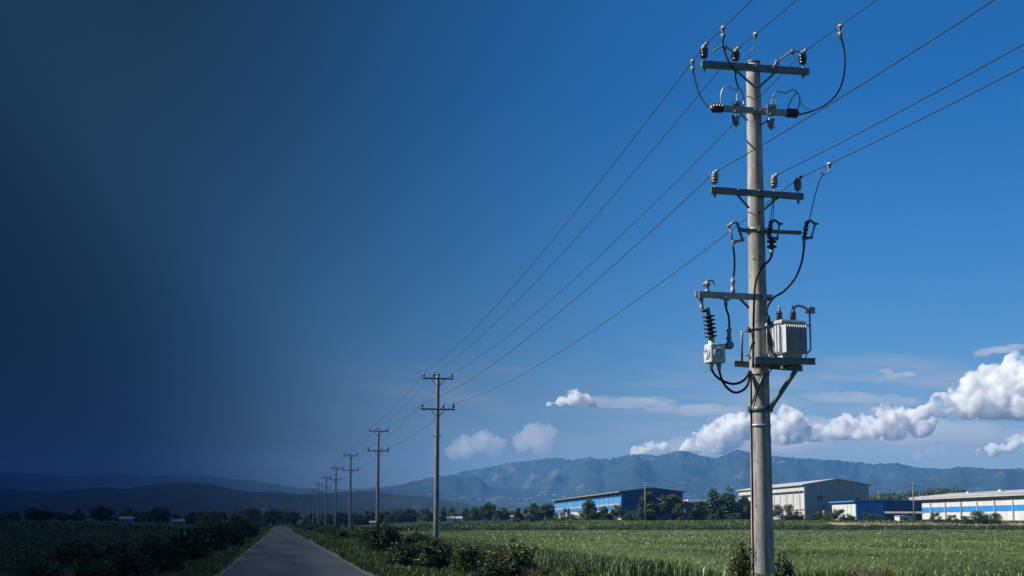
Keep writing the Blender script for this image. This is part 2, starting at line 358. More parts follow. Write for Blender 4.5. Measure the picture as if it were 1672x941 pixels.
ustrip('dirt_path', 72, 190, 338, 347, .25, M['dirt'])

# ------------------------------------------------------------------ foliage kits
def leaf_quads(c, nrm, l, w, rng):
    n = len(c); t = rng.normal(size=(n, 3)); t -= nrm * (t * nrm).sum(1, keepdims=True); t /= np.linalg.norm(t, axis=1, keepdims=True) + 1e-9
    s = np.cross(nrm, t); l = l[:, None]; w = w[:, None]
    fold = nrm * l * .12
    v = np.stack([c - t * l / 2, c + s * w / 2 + fold, c + t * l / 2, c - s * w / 2 + fold], 1).reshape(-1, 3)
    i = np.arange(n) * 4; return v, np.stack([i, i + 1, i + 2, i + 3], -1)
def crown_points(lobes, n, rng, shell=.55):
    """points in a set of ellipsoid lobes (cx,cy,cz,rx,ry,rz), mostly towards their surface"""
    lob = np.array(lobes, float); wgt = lob[:, 3] * lob[:, 4] + lob[:, 3] * lob[:, 5]; k = rng.choice(len(lob), n, p=wgt / wgt.sum())
    d = rng.normal(size=(n, 3)); d /= np.linalg.norm(d, axis=1, keepdims=True)
    r = np.where(rng.uniform(size=n) < .75, rng.uniform(shell, 1.08, n), rng.uniform(.1, 1, n))
    p = lob[k, :3] + d * r[:, None] * lob[k, 3:6]
    nn = d * .8 + rng.normal(size=(n, 3)) * .7 + np.array([0, 0, .35]); nn /= np.linalg.norm(nn, axis=1, keepdims=True)
    return p, nn
def shrub_proto(w, h, n, leaf, mkey, seed, name='roadside_shrub', sprigs=10):
    rng = np.random.default_rng(seed); random.seed(seed)
    root = bpy.data.objects.new(name, None); C.objects.link(root)
    lobes = []
    for i in range(9):
        a = rng.uniform(0, 6.28); rr = rng.uniform(0, .36) * w; z = rng.uniform(.25, .72) * h; s = rng.uniform(.16, .3)
        lobes.append((rr * math.cos(a), rr * math.sin(a), z, s * w, s * w, s * h * rng.uniform(.8, 1.2)))
    lobes.append((0, 0, .32 * h, .45 * w, .45 * w, .32 * h))
    tips = []
    for i in range(sprigs):           # loose shoots that break the outline
        a = rng.uniform(0, 6.28); rr = rng.uniform(0, .42) * w; top = rng.uniform(.8, 1.12) * h * (1 - .35 * rr / w)
        tips.append((rr * math.cos(a), rr * math.sin(a), top))
    p, nn = crown_points(lobes, n, rng)
    for (tx, ty, tz) in tips:
        m_ = int(n * .012) + 3; t = rng.uniform(.4, 1, m_)
        q = np.stack([tx * t, ty * t, tz * (.35 + .65 * t)], -1) + rng.normal(size=(m_, 3)) * leaf * .55; p = np.concatenate([p, q])
        dn = rng.normal(size=(m_, 3)); nn = np.concatenate([nn, dn / np.linalg.norm(dn, axis=1, keepdims=True)])
    k = p[:, 2] > .02; p, nn = p[k], nn[k]; ll = leaf * rng.uniform(.6, 1.4, len(p))
    v, q = leaf_quads(p, nn, ll, ll * rng.uniform(.45, .75, len(p)), rng)
    np_obj('foliage', v, q, M[mkey], root)
    bm = BM()
    for (tx, ty, tz) in tips[:7]:
        tube(bm, [V(tx * .1, ty * .1, -.05), V(tx * .5, ty * .5, tz * .5), V(tx, ty, tz * .95)], [.03 * h, .018 * h, .006 * h], 5)
    obj('stem', bm, M['bark'], root)
    return root
def tree_proto(kind, seed, mkey, n=2600, name='tree'):
    """unit tree, 1 m tall, scaled at placing"""
    rng = np.random.default_rng(seed); root = bpy.data.objects.new(name, None); C.objects.link(root)
    lobes = []; limbs = []
    if kind == 'cone':
        for i in range(26):
            z = rng.uniform(.14, .97); rad = .26 * (1 - z) ** .6 * (.7 + .3 * min(1, z / .25)); a = rng.uniform(0, 6.28); rr = rad * rng.uniform(.35, .9)
            s = .075 + .05 * (1 - z); lobes.append((rr * math.cos(a), rr * math.sin(a), z, s, s, s * 1.5))
            limbs.append((rr * math.cos(a), rr * math.sin(a), z))
    elif kind == 'broad':
        for i in range(34):
            a = rng.uniform(0, 6.28); el = rng.uniform(-1.1, 1.5); k = rng.uniform(.45, 1); rr = .36 * math.cos(el) * k; z = .55 + .4 * math.sin(el) * k
            s = rng.uniform(.08, .14); lobes.append((rr * math.cos(a), rr * math.sin(a), z, s, s, s * 1.05)); limbs.append((rr * math.cos(a), rr * math.sin(a), z))
    elif kind == 'twin':
        for cx, top in ((-.14, .98), (.13, 1.0), (0, .7)):
            for i in range(13):
                z = rng.uniform(.16, top - .03); rad = .17 * (1 - z / top) ** .5; a = rng.uniform(0, 6.28); rr = rad * rng.uniform(.3, 1)
                s = .06 + .04 * (1 - z); x, y = cx * min(1, z * 1.6) + rr * math.cos(a), rr * math.sin(a); lobes.append((x, y, z, s, s, s * 1.7)); limbs.append((x, y, z))
    else:   # round, full to the ground
        for i in range(22):
            a = rng.uniform(0, 6.28); z = rng.uniform(.16, .9); rad = .5 * math.sqrt(max(.02, 1 - ((z - .4) / .62) ** 2)); rr = rad * rng.uniform(.4, .9)
            s = rng.uniform(.1, .18); lobes.append((rr * math.cos(a), rr * math.sin(a), z, s * 1.1, s * 1.1, s)); limbs.append((rr * math.cos(a), rr * math.sin(a), z))
    p, nn = crown_points(lobes, n, rng, .5); k = (p[:, 2] > .015) & (p[:, 2] < 1.06); p, nn = p[k], nn[k]
    ll = rng.uniform(.03, .06, len(p)); v, q = leaf_quads(p, nn, ll, ll * rng.uniform(.5, .85, len(p)), rng)
    np_obj('crown', v, q, M[mkey], root)
    bm = BM(); tops = [0.9] if kind != 'twin' else [.85, .87]
    for ti, tp in enumerate(tops):
        ox = 0 if len(tops) == 1 else (-.14, .13)[ti]
        if kind in ('broad',): tp = .7
        tube(bm, [V(ox * .1, 0, -.03), V(ox * .4, .005, .2), V(ox * .9, -.004, tp * .6), V(ox, 0, tp)], [.024, .018, .012, .003], 7)
    for (x, y, z) in limbs[::2]:
        z0 = max(.12, z - .25 * math.hypot(x, y) / .2 * .5 - .05); tube(bm, [V(x * .05, y * .05, z0), V(x * .6, y * .6, (z + z0) / 2 + .01), V(x, y, z)], [.009, .006, .002], 5)
    obj('trunk', bm, M['bark'], root)
    return root
PROTO_USED = set()
def place(proto, loc, rz, s, name, label, cat, group=None):
    key = proto.name
    o = proto if key not in PROTO_USED else copy_tree(proto); PROTO_USED.add(key)
    o.location = loc; o.rotation_euler = (0, 0, rz); o.scale = s if hasattr(s, '__len__') else (s, s, s)
    o.name = name
    for k in ('label', 'category', 'group'):
        if k in o: del o[k]
    return tag(o, label, cat, group)

SH = [shrub_proto(1.0, 1.0, 2600, .075, 'leaf_dark', 11), shrub_proto(1.0, 1.0, 2600, .07, 'leaf_dark', 12), shrub_proto(1.0, 1.0, 2300, .07, 'leaf_yellow', 13), shrub_proto(1.0, 1.0, 1500, .075, 'leaf_yellow', 14, sprigs=26)]
for s_ in SH: pass
LOWS = [shrub_proto(1.0, 1.0, 700, .13, 'leaf_dark', 15), shrub_proto(1.0, 1.0, 700, .13, 'leaf_yellow', 16)]
def px_shrub(k, px, by, hpx, wpx, label, group=None, name='roadside_shrub'):
    Y0 = F * CAMZ / (by - HOR); p = at_depth(px, by, Y0); p.z = gzs(p); h = hpx / F * Y0; w = wpx / F * Y0
    return place(SH[k], p, random.uniform(0, 6.28), (w, w, h), name, label, 'shrub', group)
px_shrub(0, 628, 908, 58, 66, 'large dark bush beside the road in front of the third pole')
px_shrub(1, 597, 890, 26, 44, 'low dark bush left of the largest roadside bush')
px_shrub(1, 660, 928, 44, 78, 'low spreading bush right in front of the largest roadside bush')
px_shrub(0, 712, 936, 62, 80, 'dark leafy bush hiding the foot of the second pole')
px_shrub(2, 762, 938, 56, 60, 'upright bush just right of the second pole')
px_shrub(2, 835, 948, 66, 92, 'yellow-tipped bush at the field corner, nearest on the right verge')
px_shrub(1, 800, 950, 40, 60, 'dark low bush at the foot of the yellow-tipped bush')
px_shrub(0, 893, 956, 34, 60, 'dark weed clump beside the dry brown twigs')
px_shrub(3, 1212, 962, 74, 44, 'tall loose weed standing left of the big transformer pole')
px_shrub(0, 1281, 962, 62, 40, 'dark leafy weed standing right of the big transformer pole')
px_shrub(2, 1245, 966, 34, 56, 'low bright weed in front of the foot of the transformer pole')
px_shrub(3, 940, 958, 36, 50, 'thin weed at the crop edge right of the dry twigs')
px_shrub(0, 378, 893, 54, 66, 'tallest bush in the left roadside hedge, close to the road')
px_shrub(1, 345, 905, 58, 70, 'wide dark bush next before the tallest bush of the left hedge')
px_shrub(0, 305, 922, 66, 84, 'big dark bush in the middle of the left roadside hedge')
px_shrub(1, 262, 938, 62, 86, 'dark bush in the near part of the left roadside hedge')
px_shrub(0, 205, 952, 62, 100, 'nearest dark bush of the left hedge, at the bottom of the view')
px_shrub(2, 150, 958, 48, 90, 'low bush at the field side of the nearest left bush')
px_shrub(1, 402, 880, 36, 40, 'rounded bush right of the tallest bush on the left verge')
px_shrub(0, 60, 965, 50, 110, 'low dark bush in the bottom left corner')
# dry brown twigs
def twig_clump(px, by, w, h, label):
    Y0 = F * CAMZ / (by - HOR); p = at_depth(px, by, Y0); p.z = gzs(p)
    bm = BM(); rr = random.Random(px)
    for i in range(90):
        a = rr.uniform(0, 6.28); d = rr.uniform(.1, 1) * w / 2; q = p + V(math.cos(a) * d * .5, math.sin(a) * d * .5, 0); e = p + V(math.cos(a) * d, math.sin(a) * d, h * rr.uniform(.3, 1))
        tube(bm, [q, (q + e) / 2 + V(rr.uniform(-.1, .1), rr.uniform(-.1, .1), .1), e], [.012, .009, .004], 4, False)
    tag(obj('dry_brush', bm, M['dry'], None, p), label, 'dry brush')
twig_clump(872, 950, 1.2, .5, 'dry brown twigs heaped beside the yellow-tipped bush')
twig_clump(902, 962, 1.3, .45, 'grey-brown dead brush at the near crop edge')
twig_clump(1425, 958, .9, .55, 'reddish dry weed standing in the crop right of the transformer pole')
for i in range(22):
    y = random.uniform(54, 104); x = random.uniform(5.6, 10.5); h = random.uniform(.35, .8); w = random.uniform(.9, 1.9)
    place(SH[random.choice((0, 1, 2, 3))], (x, y, float(gz(x, y))), random.uniform(0, 6.28), (w, w * 1.2, h), 'verge_weed', 'knee-high leafy weed between the bushes on the near right verge', 'weed', 'weeds on the near right verge')
for i in range(14):
    y = random.uniform(54, 110); x = random.uniform(-8.5, -5.2); h = random.uniform(.5, 1.1); w = random.uniform(1.2, 2.4)
    place(SH[random.choice((0, 1, 2))], (x, y, float(gz(x, y))), random.uniform(0, 6.28), (w, w * 1.2, h), 'hedge_weed', 'low dark weed filling the near part of the left hedge', 'weed', 'weeds of the left hedge')
# rows of smaller shrubs running down both verges
for i in range(46):
    y = 95 + 11 * i + random.uniform(-4, 4); x = random.uniform(6.2, 10.2); z = float(gz(x, y)); h = random.uniform(.7, 1.35); w = random.uniform(1.6, 3.2)
    near = y < 230
    pr = (SH if near else LOWS)[random.randrange(3) if near else random.randrange(2)]
    place(pr, (x, y, z), random.uniform(0, 6.28), (w, w * 1.3, h), 'roadside_shrub', 'low green shrub in the row along the pole line, beyond the second pole', 'shrub', 'shrubs along the pole line')
for i in range(40):
    y = 128 + 11 * i + random.uniform(-4, 4); x = random.uniform(-8.2, -4.8); z = float(gz(x, y)); h = random.uniform(1.2, 2.1); w = random.uniform(1.8, 3.4)
    pr = (SH if y < 230 else LOWS)[random.randrange(2)]
    place(pr, (x, y, z), random.uniform(0, 6.28), (w, w * 1.3, h), 'hedge_shrub', 'dark shrub in the hedge running down the left verge into the distance', 'shrub', 'shrubs of the left verge hedge')

# ------------------------------------------------------------------ trees
TR = {'cone': tree_proto('cone', 31, 'leaf_poplar', 4600), 'broad': tree_proto('broad', 32, 'leaf_tree', 5200), 'twin': tree_proto('twin', 33, 'leaf_poplar', 4800), 'round': tree_proto('round', 34, 'leaf_tree', 4200),
      'broad2': tree_proto('broad', 35, 'leaf_poplar', 5200), 'cone2': tree_proto('cone', 36, 'leaf_tree', 4600)}
def px_tree(kind, px, ty, wpx, D, label, cat='tree', name='tree', group=None):
    p0 = uD(lateral(px, D), D); z = gzs(p0); p = V(p0.x, p0.y, z - .1)
    top = at_depth(px, ty, D).z; h = max(1.0, top - z); w = 1.32 * wpx / F * D / {'cone': .56, 'cone2': .56, 'broad': .8, 'broad2': .8, 'twin': .56, 'round': 1.05}[kind]
    return place(TR[kind], p, random.uniform(0, 6.28) if kind != 'twin' else -PHI, (w, w, h), name, label, cat, group)
for a in (('cone2', 846, 829, 18, 385, 'small dark tree leftmost in front of the long blue warehouse'), ('cone2', 872, 821, 24, 385, 'pointed dark tree at the far end of the long blue warehouse'), ('broad', 893, 823, 32, 383, 'bushy tree overlapping the left end of the blue warehouse'),
          ('round', 926, 829, 13, 386, 'small round dark tree before the white base of the blue warehouse'), ('cone', 962, 814, 30, 384, 'feathery green tree in front of the middle of the blue facade'),
          ('cone', 986, 826, 22, 383, 'young light green tree just right of the feathery tree'), ('broad2', 1008, 823, 24, 382, 'slim pale tree at the corner of the blue warehouse'),
          ('cone2', 1058, 803, 36, 384, 'tall dark tree behind the far wooden pole by the blue gable'), ('broad2', 1099, 805, 48, 384, 'wide tall tree before the right half of the blue gable'),
          ('cone', 1143, 817, 24, 386, 'slim pointed tree before the low dark blue shed'), ('twin', 1180, 796, 42, 384, 'twin-topped poplar between the low shed and the transformer pole'), ('cone', 1216, 808, 26, 384, 'narrow poplar close to the left edge of the transformer pole')):
    px_tree(*a)
for a in (('round', 912, 836, 18, 380, 'low bush left of the small round tree'), ('round', 938, 840, 14, 381, 'tiny bush right of the small round tree'), ('round', 1030, 838, 24, 380, 'low bush at the blue warehouse corner'), ('round', 1122, 838, 22, 381, 'low bush between the wide tree and the low shed'), ('round', 1165, 838, 20, 381, 'low bush at the left foot of the twin poplar'),
          ('round', 1199, 837, 20, 381, 'low bush at the right foot of the twin poplar'), ('round', 1278, 823, 38, 383, 'large round bush before the white side of the grey warehouse'), ('round', 1305, 834, 15, 383, 'small dark bush at the corner of the grey warehouse'),
          ('round', 1326, 838, 20, 381, 'low light bush before the grey gable'), ('round', 1345, 836, 20, 380, 'yellowish bush left of the bushes by the white lean-to'), ('round', 1372, 831, 28, 372, 'large bush before the white side of the low blue building'),
          ('round', 1358, 836, 18, 374, 'bush touching the left of the large bush at the low blue building'), ('round', 1394, 842, 16, 374, 'tiny bush at the corner of the low blue building'), ('round', 1418, 837, 15, 374, 'small bush before the bright blue wall'), ('round', 1435, 839, 20, 374, 'dark small bush before the bright blue wall, the right one'),
          ('round', 1528, 836, 18, 348, 'small round bush leftmost before the striped white warehouse'), ('round', 1555, 840, 18, 347, 'second small bush before the striped white warehouse'), ('round', 1593, 834, 36, 344, 'biggest bush before the striped white warehouse'), ('round', 1619, 837, 28, 344, 'rounded bush right of the biggest bush at the striped warehouse'), ('round', 1575, 842, 20, 343, 'low bush at the left foot of the biggest striped-warehouse bush')):
    px_tree(*a, cat='bush', name='bush')
for a in (('broad', 797, 822, 28, 520, 'round crowned tree standing clear left of the small blue shed'), ('broad', 775, 828, 20, 530, 'tree left of the round crowned one, slightly lower'), ('round', 762, 829, 18, 540, 'bushy tree right of the small white house'), ('broad', 822, 833, 20, 520, 'low tree between the round crowned tree and the small blue shed'), ('cone2', 724, 827, 14, 560, 'pointed dark tree right beside the second pole')):
    px_tree(*a)
for i, (px, ty, w) in enumerate(((556, 836, 20), (577, 838, 22), (600, 834, 18), (617, 836, 22), (640, 833, 20), (655, 836, 16), (668, 830, 16), (684, 833, 20), (700, 835, 18), (742, 838, 16), (530, 838, 22), (508, 838, 22))):
    px_tree(('broad', 'round', 'cone2')[i % 3], px, ty, w * 1.25, 640 + 20 * (i % 4), 'small dark tree in the distant tree row behind the second and third poles', 'tree', 'tree', 'distant tree row behind the poles')
for a in (('broad', 165, 826, 34, 520, 'big round dark tree standing in the left field row'), ('broad', 258, 829, 40, 520, 'broad dark tree left of the grey roofed farmhouse'), ('round', 400, 829, 44, 560, 'large dark round tree near the left road poles'), ('broad', 62, 833, 50, 540, 'wide low tree far left beyond the field')):
    px_tree(*a)
for i, (px, ty, w) in enumerate(((10, 838, 40), (110, 840, 40), (130, 836, 20), (200, 841, 34), (225, 839, 26), (315, 836, 22), (335, 835, 26), (362, 836, 22), (425, 838, 24), (446, 832, 26), (462, 833, 22), (478, 835, 24), (-40, 836, 50))):
    px_tree(('round', 'broad')[i % 2], px, ty, w, 600 + 15 * (i % 3), 'low dark tree in the tree row on the far side of the left field', 'tree', 'tree', 'tree row beyond the left field')
def belt(name, px0, px1, D, hmin, hmax, n, leaf, label, seed):
    rng = np.random.default_rng(seed); lobes = []
    for i in range(int((px1 - px0) / F * D / 2.2)):
        px = rng.uniform(px0, px1); d = D + rng.uniform(-14, 14); p = uD(lateral(px, d), d); g = gzs(p); h = hmin + (hmax - hmin) * max(0, .5 + .9 * mnoise.noise(Vector((px * .05, seed, 0)))) * rng.uniform(.5, 1.1)
        if abs(p.x - .5) < 4: continue
        for z in np.arange(h * .25, h, 1.7): s_ = rng.uniform(1.0, 1.9); lobes.append((p.x, p.y, g + z, s_, s_, s_ * .95))
    p, nn = crown_points(lobes, n, rng, .55); k = p[:, 2] > gz(p[:, 0], p[:, 1]) - .1; p, nn = p[k], nn[k]; ll = leaf * rng.uniform(.6, 1.3, len(p)); v, q = leaf_quads(p, nn, ll, ll * .7, rng)
    tag(np_obj(name, v, q, M['leaf_tree']), label, 'trees', kind='stuff')
belt('tree_belt', 478, 905, 690, 2, 7.5, 26000, .7, 'dark far belt of trees beyond the fields', 61); belt('tree_belt', -60, 440, 660, 1.5, 6.5, 26000, .7, 'dark far belt of trees beyond the left field', 62)
belt('thicket', 890, 1420, 398, .6, 2.6, 26000, .34, 'low green thicket along the foot of the warehouses', 63)
rng = np.random.default_rng(77); lobes = []
for i in range(520):
    D = rng.uniform(306, 319); p = uD(rng.uniform(-14, 150), D); r_ = rng.uniform(.5, .85)
    if p.x < 10: continue
    lobes.append((p.x, p.y, gzs(p) + rng.uniform(.35, .8), r_ * 1.5, r_ * 1.3, r_ * .75))
p, nn = crown_points(lobes, 60000, rng, .5); k = p[:, 2] > gz(p[:, 0], p[:, 1]); p, nn = p[k], nn[k]; ll = rng.uniform(.16, .34, len(p)); v, q = leaf_quads(p, nn, ll, ll * .5, rng)
tag(np_obj('dark_crop_strip', v, q, M['leaf_dark']), 'dark leafy crop strip along the far edge of the field', 'crop', kind='stuff')
# wooded rise behind the low blue building
rng = np.random.default_rng(55); lobes = []
for i in range(120):
    px = rng.uniform(1415, 1585); D = rng.uniform(600, 660); top = np.interp(px, [1415, 1450, 1500, 1540, 1585], [808, 805, 799, 796, 800]) + rng.uniform(-1, 5)
    p = at_depth(px, top, D); s = rng.uniform(1.3, 2.6)
    for z in np.arange(p.z - s, 2, -2.6): lobes.append((p.x + rng.normal() * .6, p.y + rng.normal() * .6, z, s * rng.uniform(.8, 1.2), s, s * 1.1))
p, nn = crown_points(lobes, 26000, rng, .6); ll = rng.uniform(.5, 1.0, len(p)); v, q = leaf_quads(p, nn, ll, ll * .7, rng)
tag(np_obj('woodland', v, q, M['leaf_tree']), 'dark woodland showing above the low blue building', 'woodland', kind='stuff')

# ------------------------------------------------------------------ buildings
def wall_mat(name, col, period=.45, rough=.55, depth=.35, axis_dir=None):
    """profiled sheet metal: fine vertical ribs as bump plus weather streaks"""
    m = mat(name, col, rough, 0, .2, .55, stretch=(1, 1, .12)); nt, N, L = nodes(m); b = N['Principled BSDF']
    return m
M['blue'] = wall_mat('blue_sheet', (.02, .16, .47)); M['blue_pale'] = wall_mat('sunlit_blue_sheet', (.05, .24, .55)); M['navy_shaded'] = wall_mat('shaded_navy_sheet', (.012, .06, .2)); M['blue_bright'] = wall_mat('bright_blue_sheet', (.015, .19, .55))  # darker blue puts the end walls' shade into colour, paler one the sunlight
M['white'] = wall_mat('white_sheet', (.5, .51, .52)); M['cream'] = wall_mat('cream_sheet', (.38, .34, .25)); M['greywall'] = wall_mat('grey_sheet', (.26, .28, .31)); M['white2'] = wall_mat('pale_sheet', (.42, .43, .44))
M['roof'] = mat('roof_sheet', (.24, .245, .26), .5, .1, .15, .4); M['roof_white'] = mat('white_roof_sheet', (.37, .38, .4), .5, 0, .12, .3); M['roof_blue'] = mat('blue_roof_sheet', (.03, .24, .62), .45, 0, .1, .3)
M['dark_glass'] = mat('dark_glazing', (.02, .028, .04), .15, 0, .3, 1); M['plinth'] = mat('plinth_render', (.42, .41, .39), .9, 0, .2, .5); M['door'] = mat('grey_door', (.11, .13, .16), .6, 0, .2, 1)
M['trim'] = mat('dark_trim', (.06, .065, .07), .6, 0, .2, 1); M['terracotta'] = mat('tile_roof', (.2, .1, .07), .8, 0, .25, 1)
AX = (Vector((-.09, 1, 0))).normalized()            # the sheds' long axis in (u, D)
PX = Vector((AX.y, -AX.x, 0))                       # across it, to the right
class Shed:
    def __init__(s, name, label, u, D, z, W, Ln, H, rise, over=.5):
        s.o = uD(u, D, z); s.a = (RT * AX.x + FH * AX.y); s.p = (RT * PX.x + FH * PX.y); s.W, s.L, s.H, s.rise = W, Ln, H, rise
        s.t = thing(name, label, 'warehouse', s.o)
    def P(s, across, along, z): return s.o + s.p * across + s.a * along + ZV * z
    def box(s, bm, a0, a1, l0, l1, z0, z1):
        poly = [s.P(a0, l0, z0), s.P(a1, l0, z0), s.P(a1, l1, z0), s.P(a0, l1, z0)]; prism(bm, poly, ZV * (z1 - z0))
    def body(s, m):
        bm = BM(); prism(bm, [s.P(0, 0, -1), s.P(s.W, 0, -1), s.P(s.W, 0, s.H), s.P(s.W / 2, 0, s.H + s.rise), s.P(0, 0, s.H)], s.a * s.L); return obj('wall', bm, m, s.t)
    def roof(s, m, ov=.6, th=.28, ridge=.5):
        bm = BM(); r = s.rise; k = r / (s.W / 2)
        top = [s.P(-ov, -ov, s.H - ov * k + .02), s.P(s.W / 2, -ov, s.H + r + .02), s.P(s.W + ov, -ov, s.H - ov * k + .02)]
        prism(bm, [top[0], top[1], top[2], top[2] + ZV * th, top[1] + ZV * th, top[0] + ZV * th], s.a * (s.L + 2 * ov)); return obj('roof', bm, m, s.t)
    def left(s, name, m, l0, l1, z0, z1, t=.08, parent=None):
        bm = BM(); s.box(bm, -t, -.003, l0, l1, z0, z1); return obj(name, bm, m, parent or s.t)
    def front(s, name, m, a0, a1, z0, z1, t=.08, parent=None):
        bm = BM(); s.box(bm, a0, a1, -t, -.003, z0, z1); return obj(name, bm, m, parent or s.t)
def zz_(D): return float(np.interp(D, TD, TZ))
# 1: long blue warehouse
s1 = Shed('blue_warehouse', 'long blue warehouse with clerestory windows and white base, left of the transformer pole', lateral(1015, 400, 6), 400, 2.1, 16.3, 150, 7.9, .95)
s1.body(M['navy_shaded']); s1.roof(M['roof'], .8)
s1.left('wall_panel', M['blue_pale'], 0, 149.6, 5.0, 6.75, .10); s1.left('wall_panel', M['blue'], 0, 149.6, 3.3, 4.55, .10); s1.left('stripe', M['cream'], 2, 149.6, 4.56, 4.99, .13); s1.left('plinth', M['white'], 0, 149.6, -1, 3.29, .11)
wb = s1.left('window_band', M['dark_glass'], .6, 149, 6.76, 7.55, .06)
for i in range(18): s1.left('mullion', M['blue_pale'], 1 + i * 8.3, 1.5 + i * 8.3, 6.77, 7.56, .16, wb)
for i in range(16): s1.left('column', M['blue_pale'], 2 + i * 9.4, 2.35 + i * 9.4, 3.3, 6.75, .18)
s1.left('door', M['trim'], 52, 56, -1, 2.6, .16); s1.left('door', M['trim'], 96, 101, -1, 2.8, .16)
s1.front('corner_trim', M['blue_pale'], -.12, .28, 0, 7.7, .12); s1.front('corner_trim', M['blue'], 16.0, 16.4, 0, 7.7, .12)
s1.front('stripe', M['blue_pale'], .3, 6.2, 3.9, 4.15, .1); s1.front('gable_panel', M['greywall'], .5, 4.6, -1, 3.2, .12); s1.front('door', M['door'], 4.62, 8.6, -1, 3.25, .14); s1.front('lower_panel', M['navy_shaded'], 8.62, 15.95, -1, 3.3, .1)
bm = BM(); q = s1.P(-.4, 60, 8.2); tube(bm, [q, q + ZV * 1.5, q + ZV * 1.7 + s1.p * .8], .09, 6); obj('vent_pipe', bm, M['fitting'], s1.t)
# low dark blue shed between the two large ones
s5 = Shed('low_blue_shed', 'low dark blue shed with pale flat roof between the two big warehouses', lateral(1119, 455, 5), 455, 2.3, 21.5, 30, 5.3, .5)
s5.body(M['navy_shaded']); s5.roof(M['roof_white'], .5, .5); s5.front('door', M['blue'], 9, 13.5, -1, 3.6, .1); s5.front('door', M['blue'], 15.5, 18.5, -1, 3.4, .1)
bm = BM(); s5.box(bm, 2.5, 11, 8, 20, 5.7, 6.75); obj('roof_vent', bm, M['white'], s5.t); bm = BM(); s5.box(bm, 13.5, 20, 8, 20, 5.7, 7.1); obj('roof_vent', bm, M['white2'], s5.t)
# 2: grey warehouse
s2 = Shed('grey_warehouse', 'tall grey warehouse with pale sides behind the transformer pole', lateral(1314, 420, 7), 420, 2.2, 18.3, 76, 10.2, 1.55)
s2.body(M['greywall']); s2.roof(M['roof_white'], .7, .22)
s2.left('wall_panel', M['white2'], 0, 75.8, 8.6, 10.05, .1); s2.left('wall_panel', M['white2'], 0, 75.8, 3.6, 7.9, .1); s2.left('window_band', M['dark_glass'], 1, 75, 7.93, 8.57, .05); s2.left('plinth', M['white2'], 0, 75.8, -1, 3.3, .12); s2.left('gutter', M['roof'], 0, 75.8, 3.31, 3.58, .3)
for i in range(11): s2.left('column', M['roof'], 4 + i * 6.8, 4.35 + i * 6.8, -1, 8.6, .22)
s2.front('corner_trim', M['white'], -.12, .35, -.5, 10.1, .14); w_ = s2.front('window', M['dark_glass'], 3.6, 5.1, 5.9, 7.3, .06); s2.front('frame', M['roof'], 3.45, 5.25, 5.7, 5.88, .12, w_)
w_ = s2.front('window', M['dark_glass'], 14.6, 15.6, 5.8, 6.9, .06); s2.front('frame', M['white'], 14.5, 15.7, 5.3, 5.78, .12, w_); s2.front('joint', M['trim'], .4, 18.1, 3.4, 3.52, .06)
bm = BM(); tube(bm, smooth_path([s2.P(5.3, -.35, 3.0), s2.P(5.35, -.35, 1.6), s2.P(5.7, -.4, .5), s2.P(6.4, -.5, -.1)]), .24, 8); obj('exhaust_pipe', bm, M['white'], s2.t)
s2.front('cable_box', M['door'], 5.0, 5.7, 3.6, 4.7, .25)
for i in range(6): s2.front('seam', M['door'], 3.2 + i * 2.5, 3.26 + i * 2.5, -.5, 10.0, .03)
# 3: low blue building
s3 = Shed('low_blue_building', 'low building with bright blue front and white side, behind a far pole', lateral(1398, 384, 4), 384, 2.1, 17.2, 20, 5.1, .35)
s3.body(M['navy_shaded']); s3.roof(M['roof_blue'], .7, .3); s3.left('wall_panel', M['white'], 0, 19.8, -1, 4.95, .1); s3.front('bright_panel', M['blue_bright'], 0.02, 6.6, -1, 4.95, .25); s3.front('column', M['blue_pale'], 6.62, 7.0, -1, 5.0, .35)
for i in range(5): s3.left('seam', M['door'], 3 + i * 3.6, 3.12 + i * 3.6, -1, 4.9, .14)
s3.front('window', M['door'], 2.6, 3.4, 2.6, 3.9, .3)
bm = BM(); prism(bm, [s3.P(7.1, -.3, 2.9), s3.P(7.1, -1.8, 2.2), s3.P(7.1, -1.8, 2.1), s3.P(7.1, -.3, 2.5)], s3.p * 10); obj('awning', bm, M['roof'], s3.t)
# 4: striped white warehouse
s4 = Shed('white_warehouse', 'white warehouse with a blue stripe and dark columns at the right edge', lateral(1513, 436, 5), 436, 2.2, 24, 10, 6.9, 1.15)
s4.L = 150; s4.o = s4.P(0, -140, 0); s4.t.location = s4.o
s4.body(M['white']); s4.roof(M['roof_white'], 1.2, .35)
s4.left('stripe', M['blue_bright'], .02, 149.8, 2.7, 4.1, .08); s4.left('wall_panel', M['white'], 0.02, 149.8, 4.12, 6.75, .07); bm = BM(); s4.box(bm, -1.15, -.05, -.9, 150.6, 6.35, 6.95); obj('eave_fascia', bm, M['roof_white'], s4.t)
for i in range(14): s4.left('column', M['greywall'], 1.5 + i * 11.2, 2.1 + i * 11.2, -1, 6.34, .3)
s4.left('door', M['door'], 42, 58, -1, 2.68, .12); s4.left('sign_board', M['cream'], 58.6, 66, 2.9, 3.9, .2)
for l in (104, 126): bm = BM(); q = s4.P(6, l, 7.9); s4.box(bm, 7, 8.4, l, l + 1.6, 7.4, 8.45); obj('roof_vent', bm, M['white'], s4.t)
# small white shed
s6 = Shed('small_white_shed', 'small white shed with dark openings beside the far right pole', lateral(1469, 356, 3), 356, 2.0, 3.7, 3.5, 1.45, .12)
s6.body(M['white']); s6.roof(M['roof_white'], .15, .1); s6.front('door', M['door'], 1.5, 1.85, -.5, 1.2, .04); s6.front('window', M['door'], .9, 1.4, .5, 1.1, .04); s6.front('door', M['door'], 2.95, 3.6, -.5, 1.25, .04)
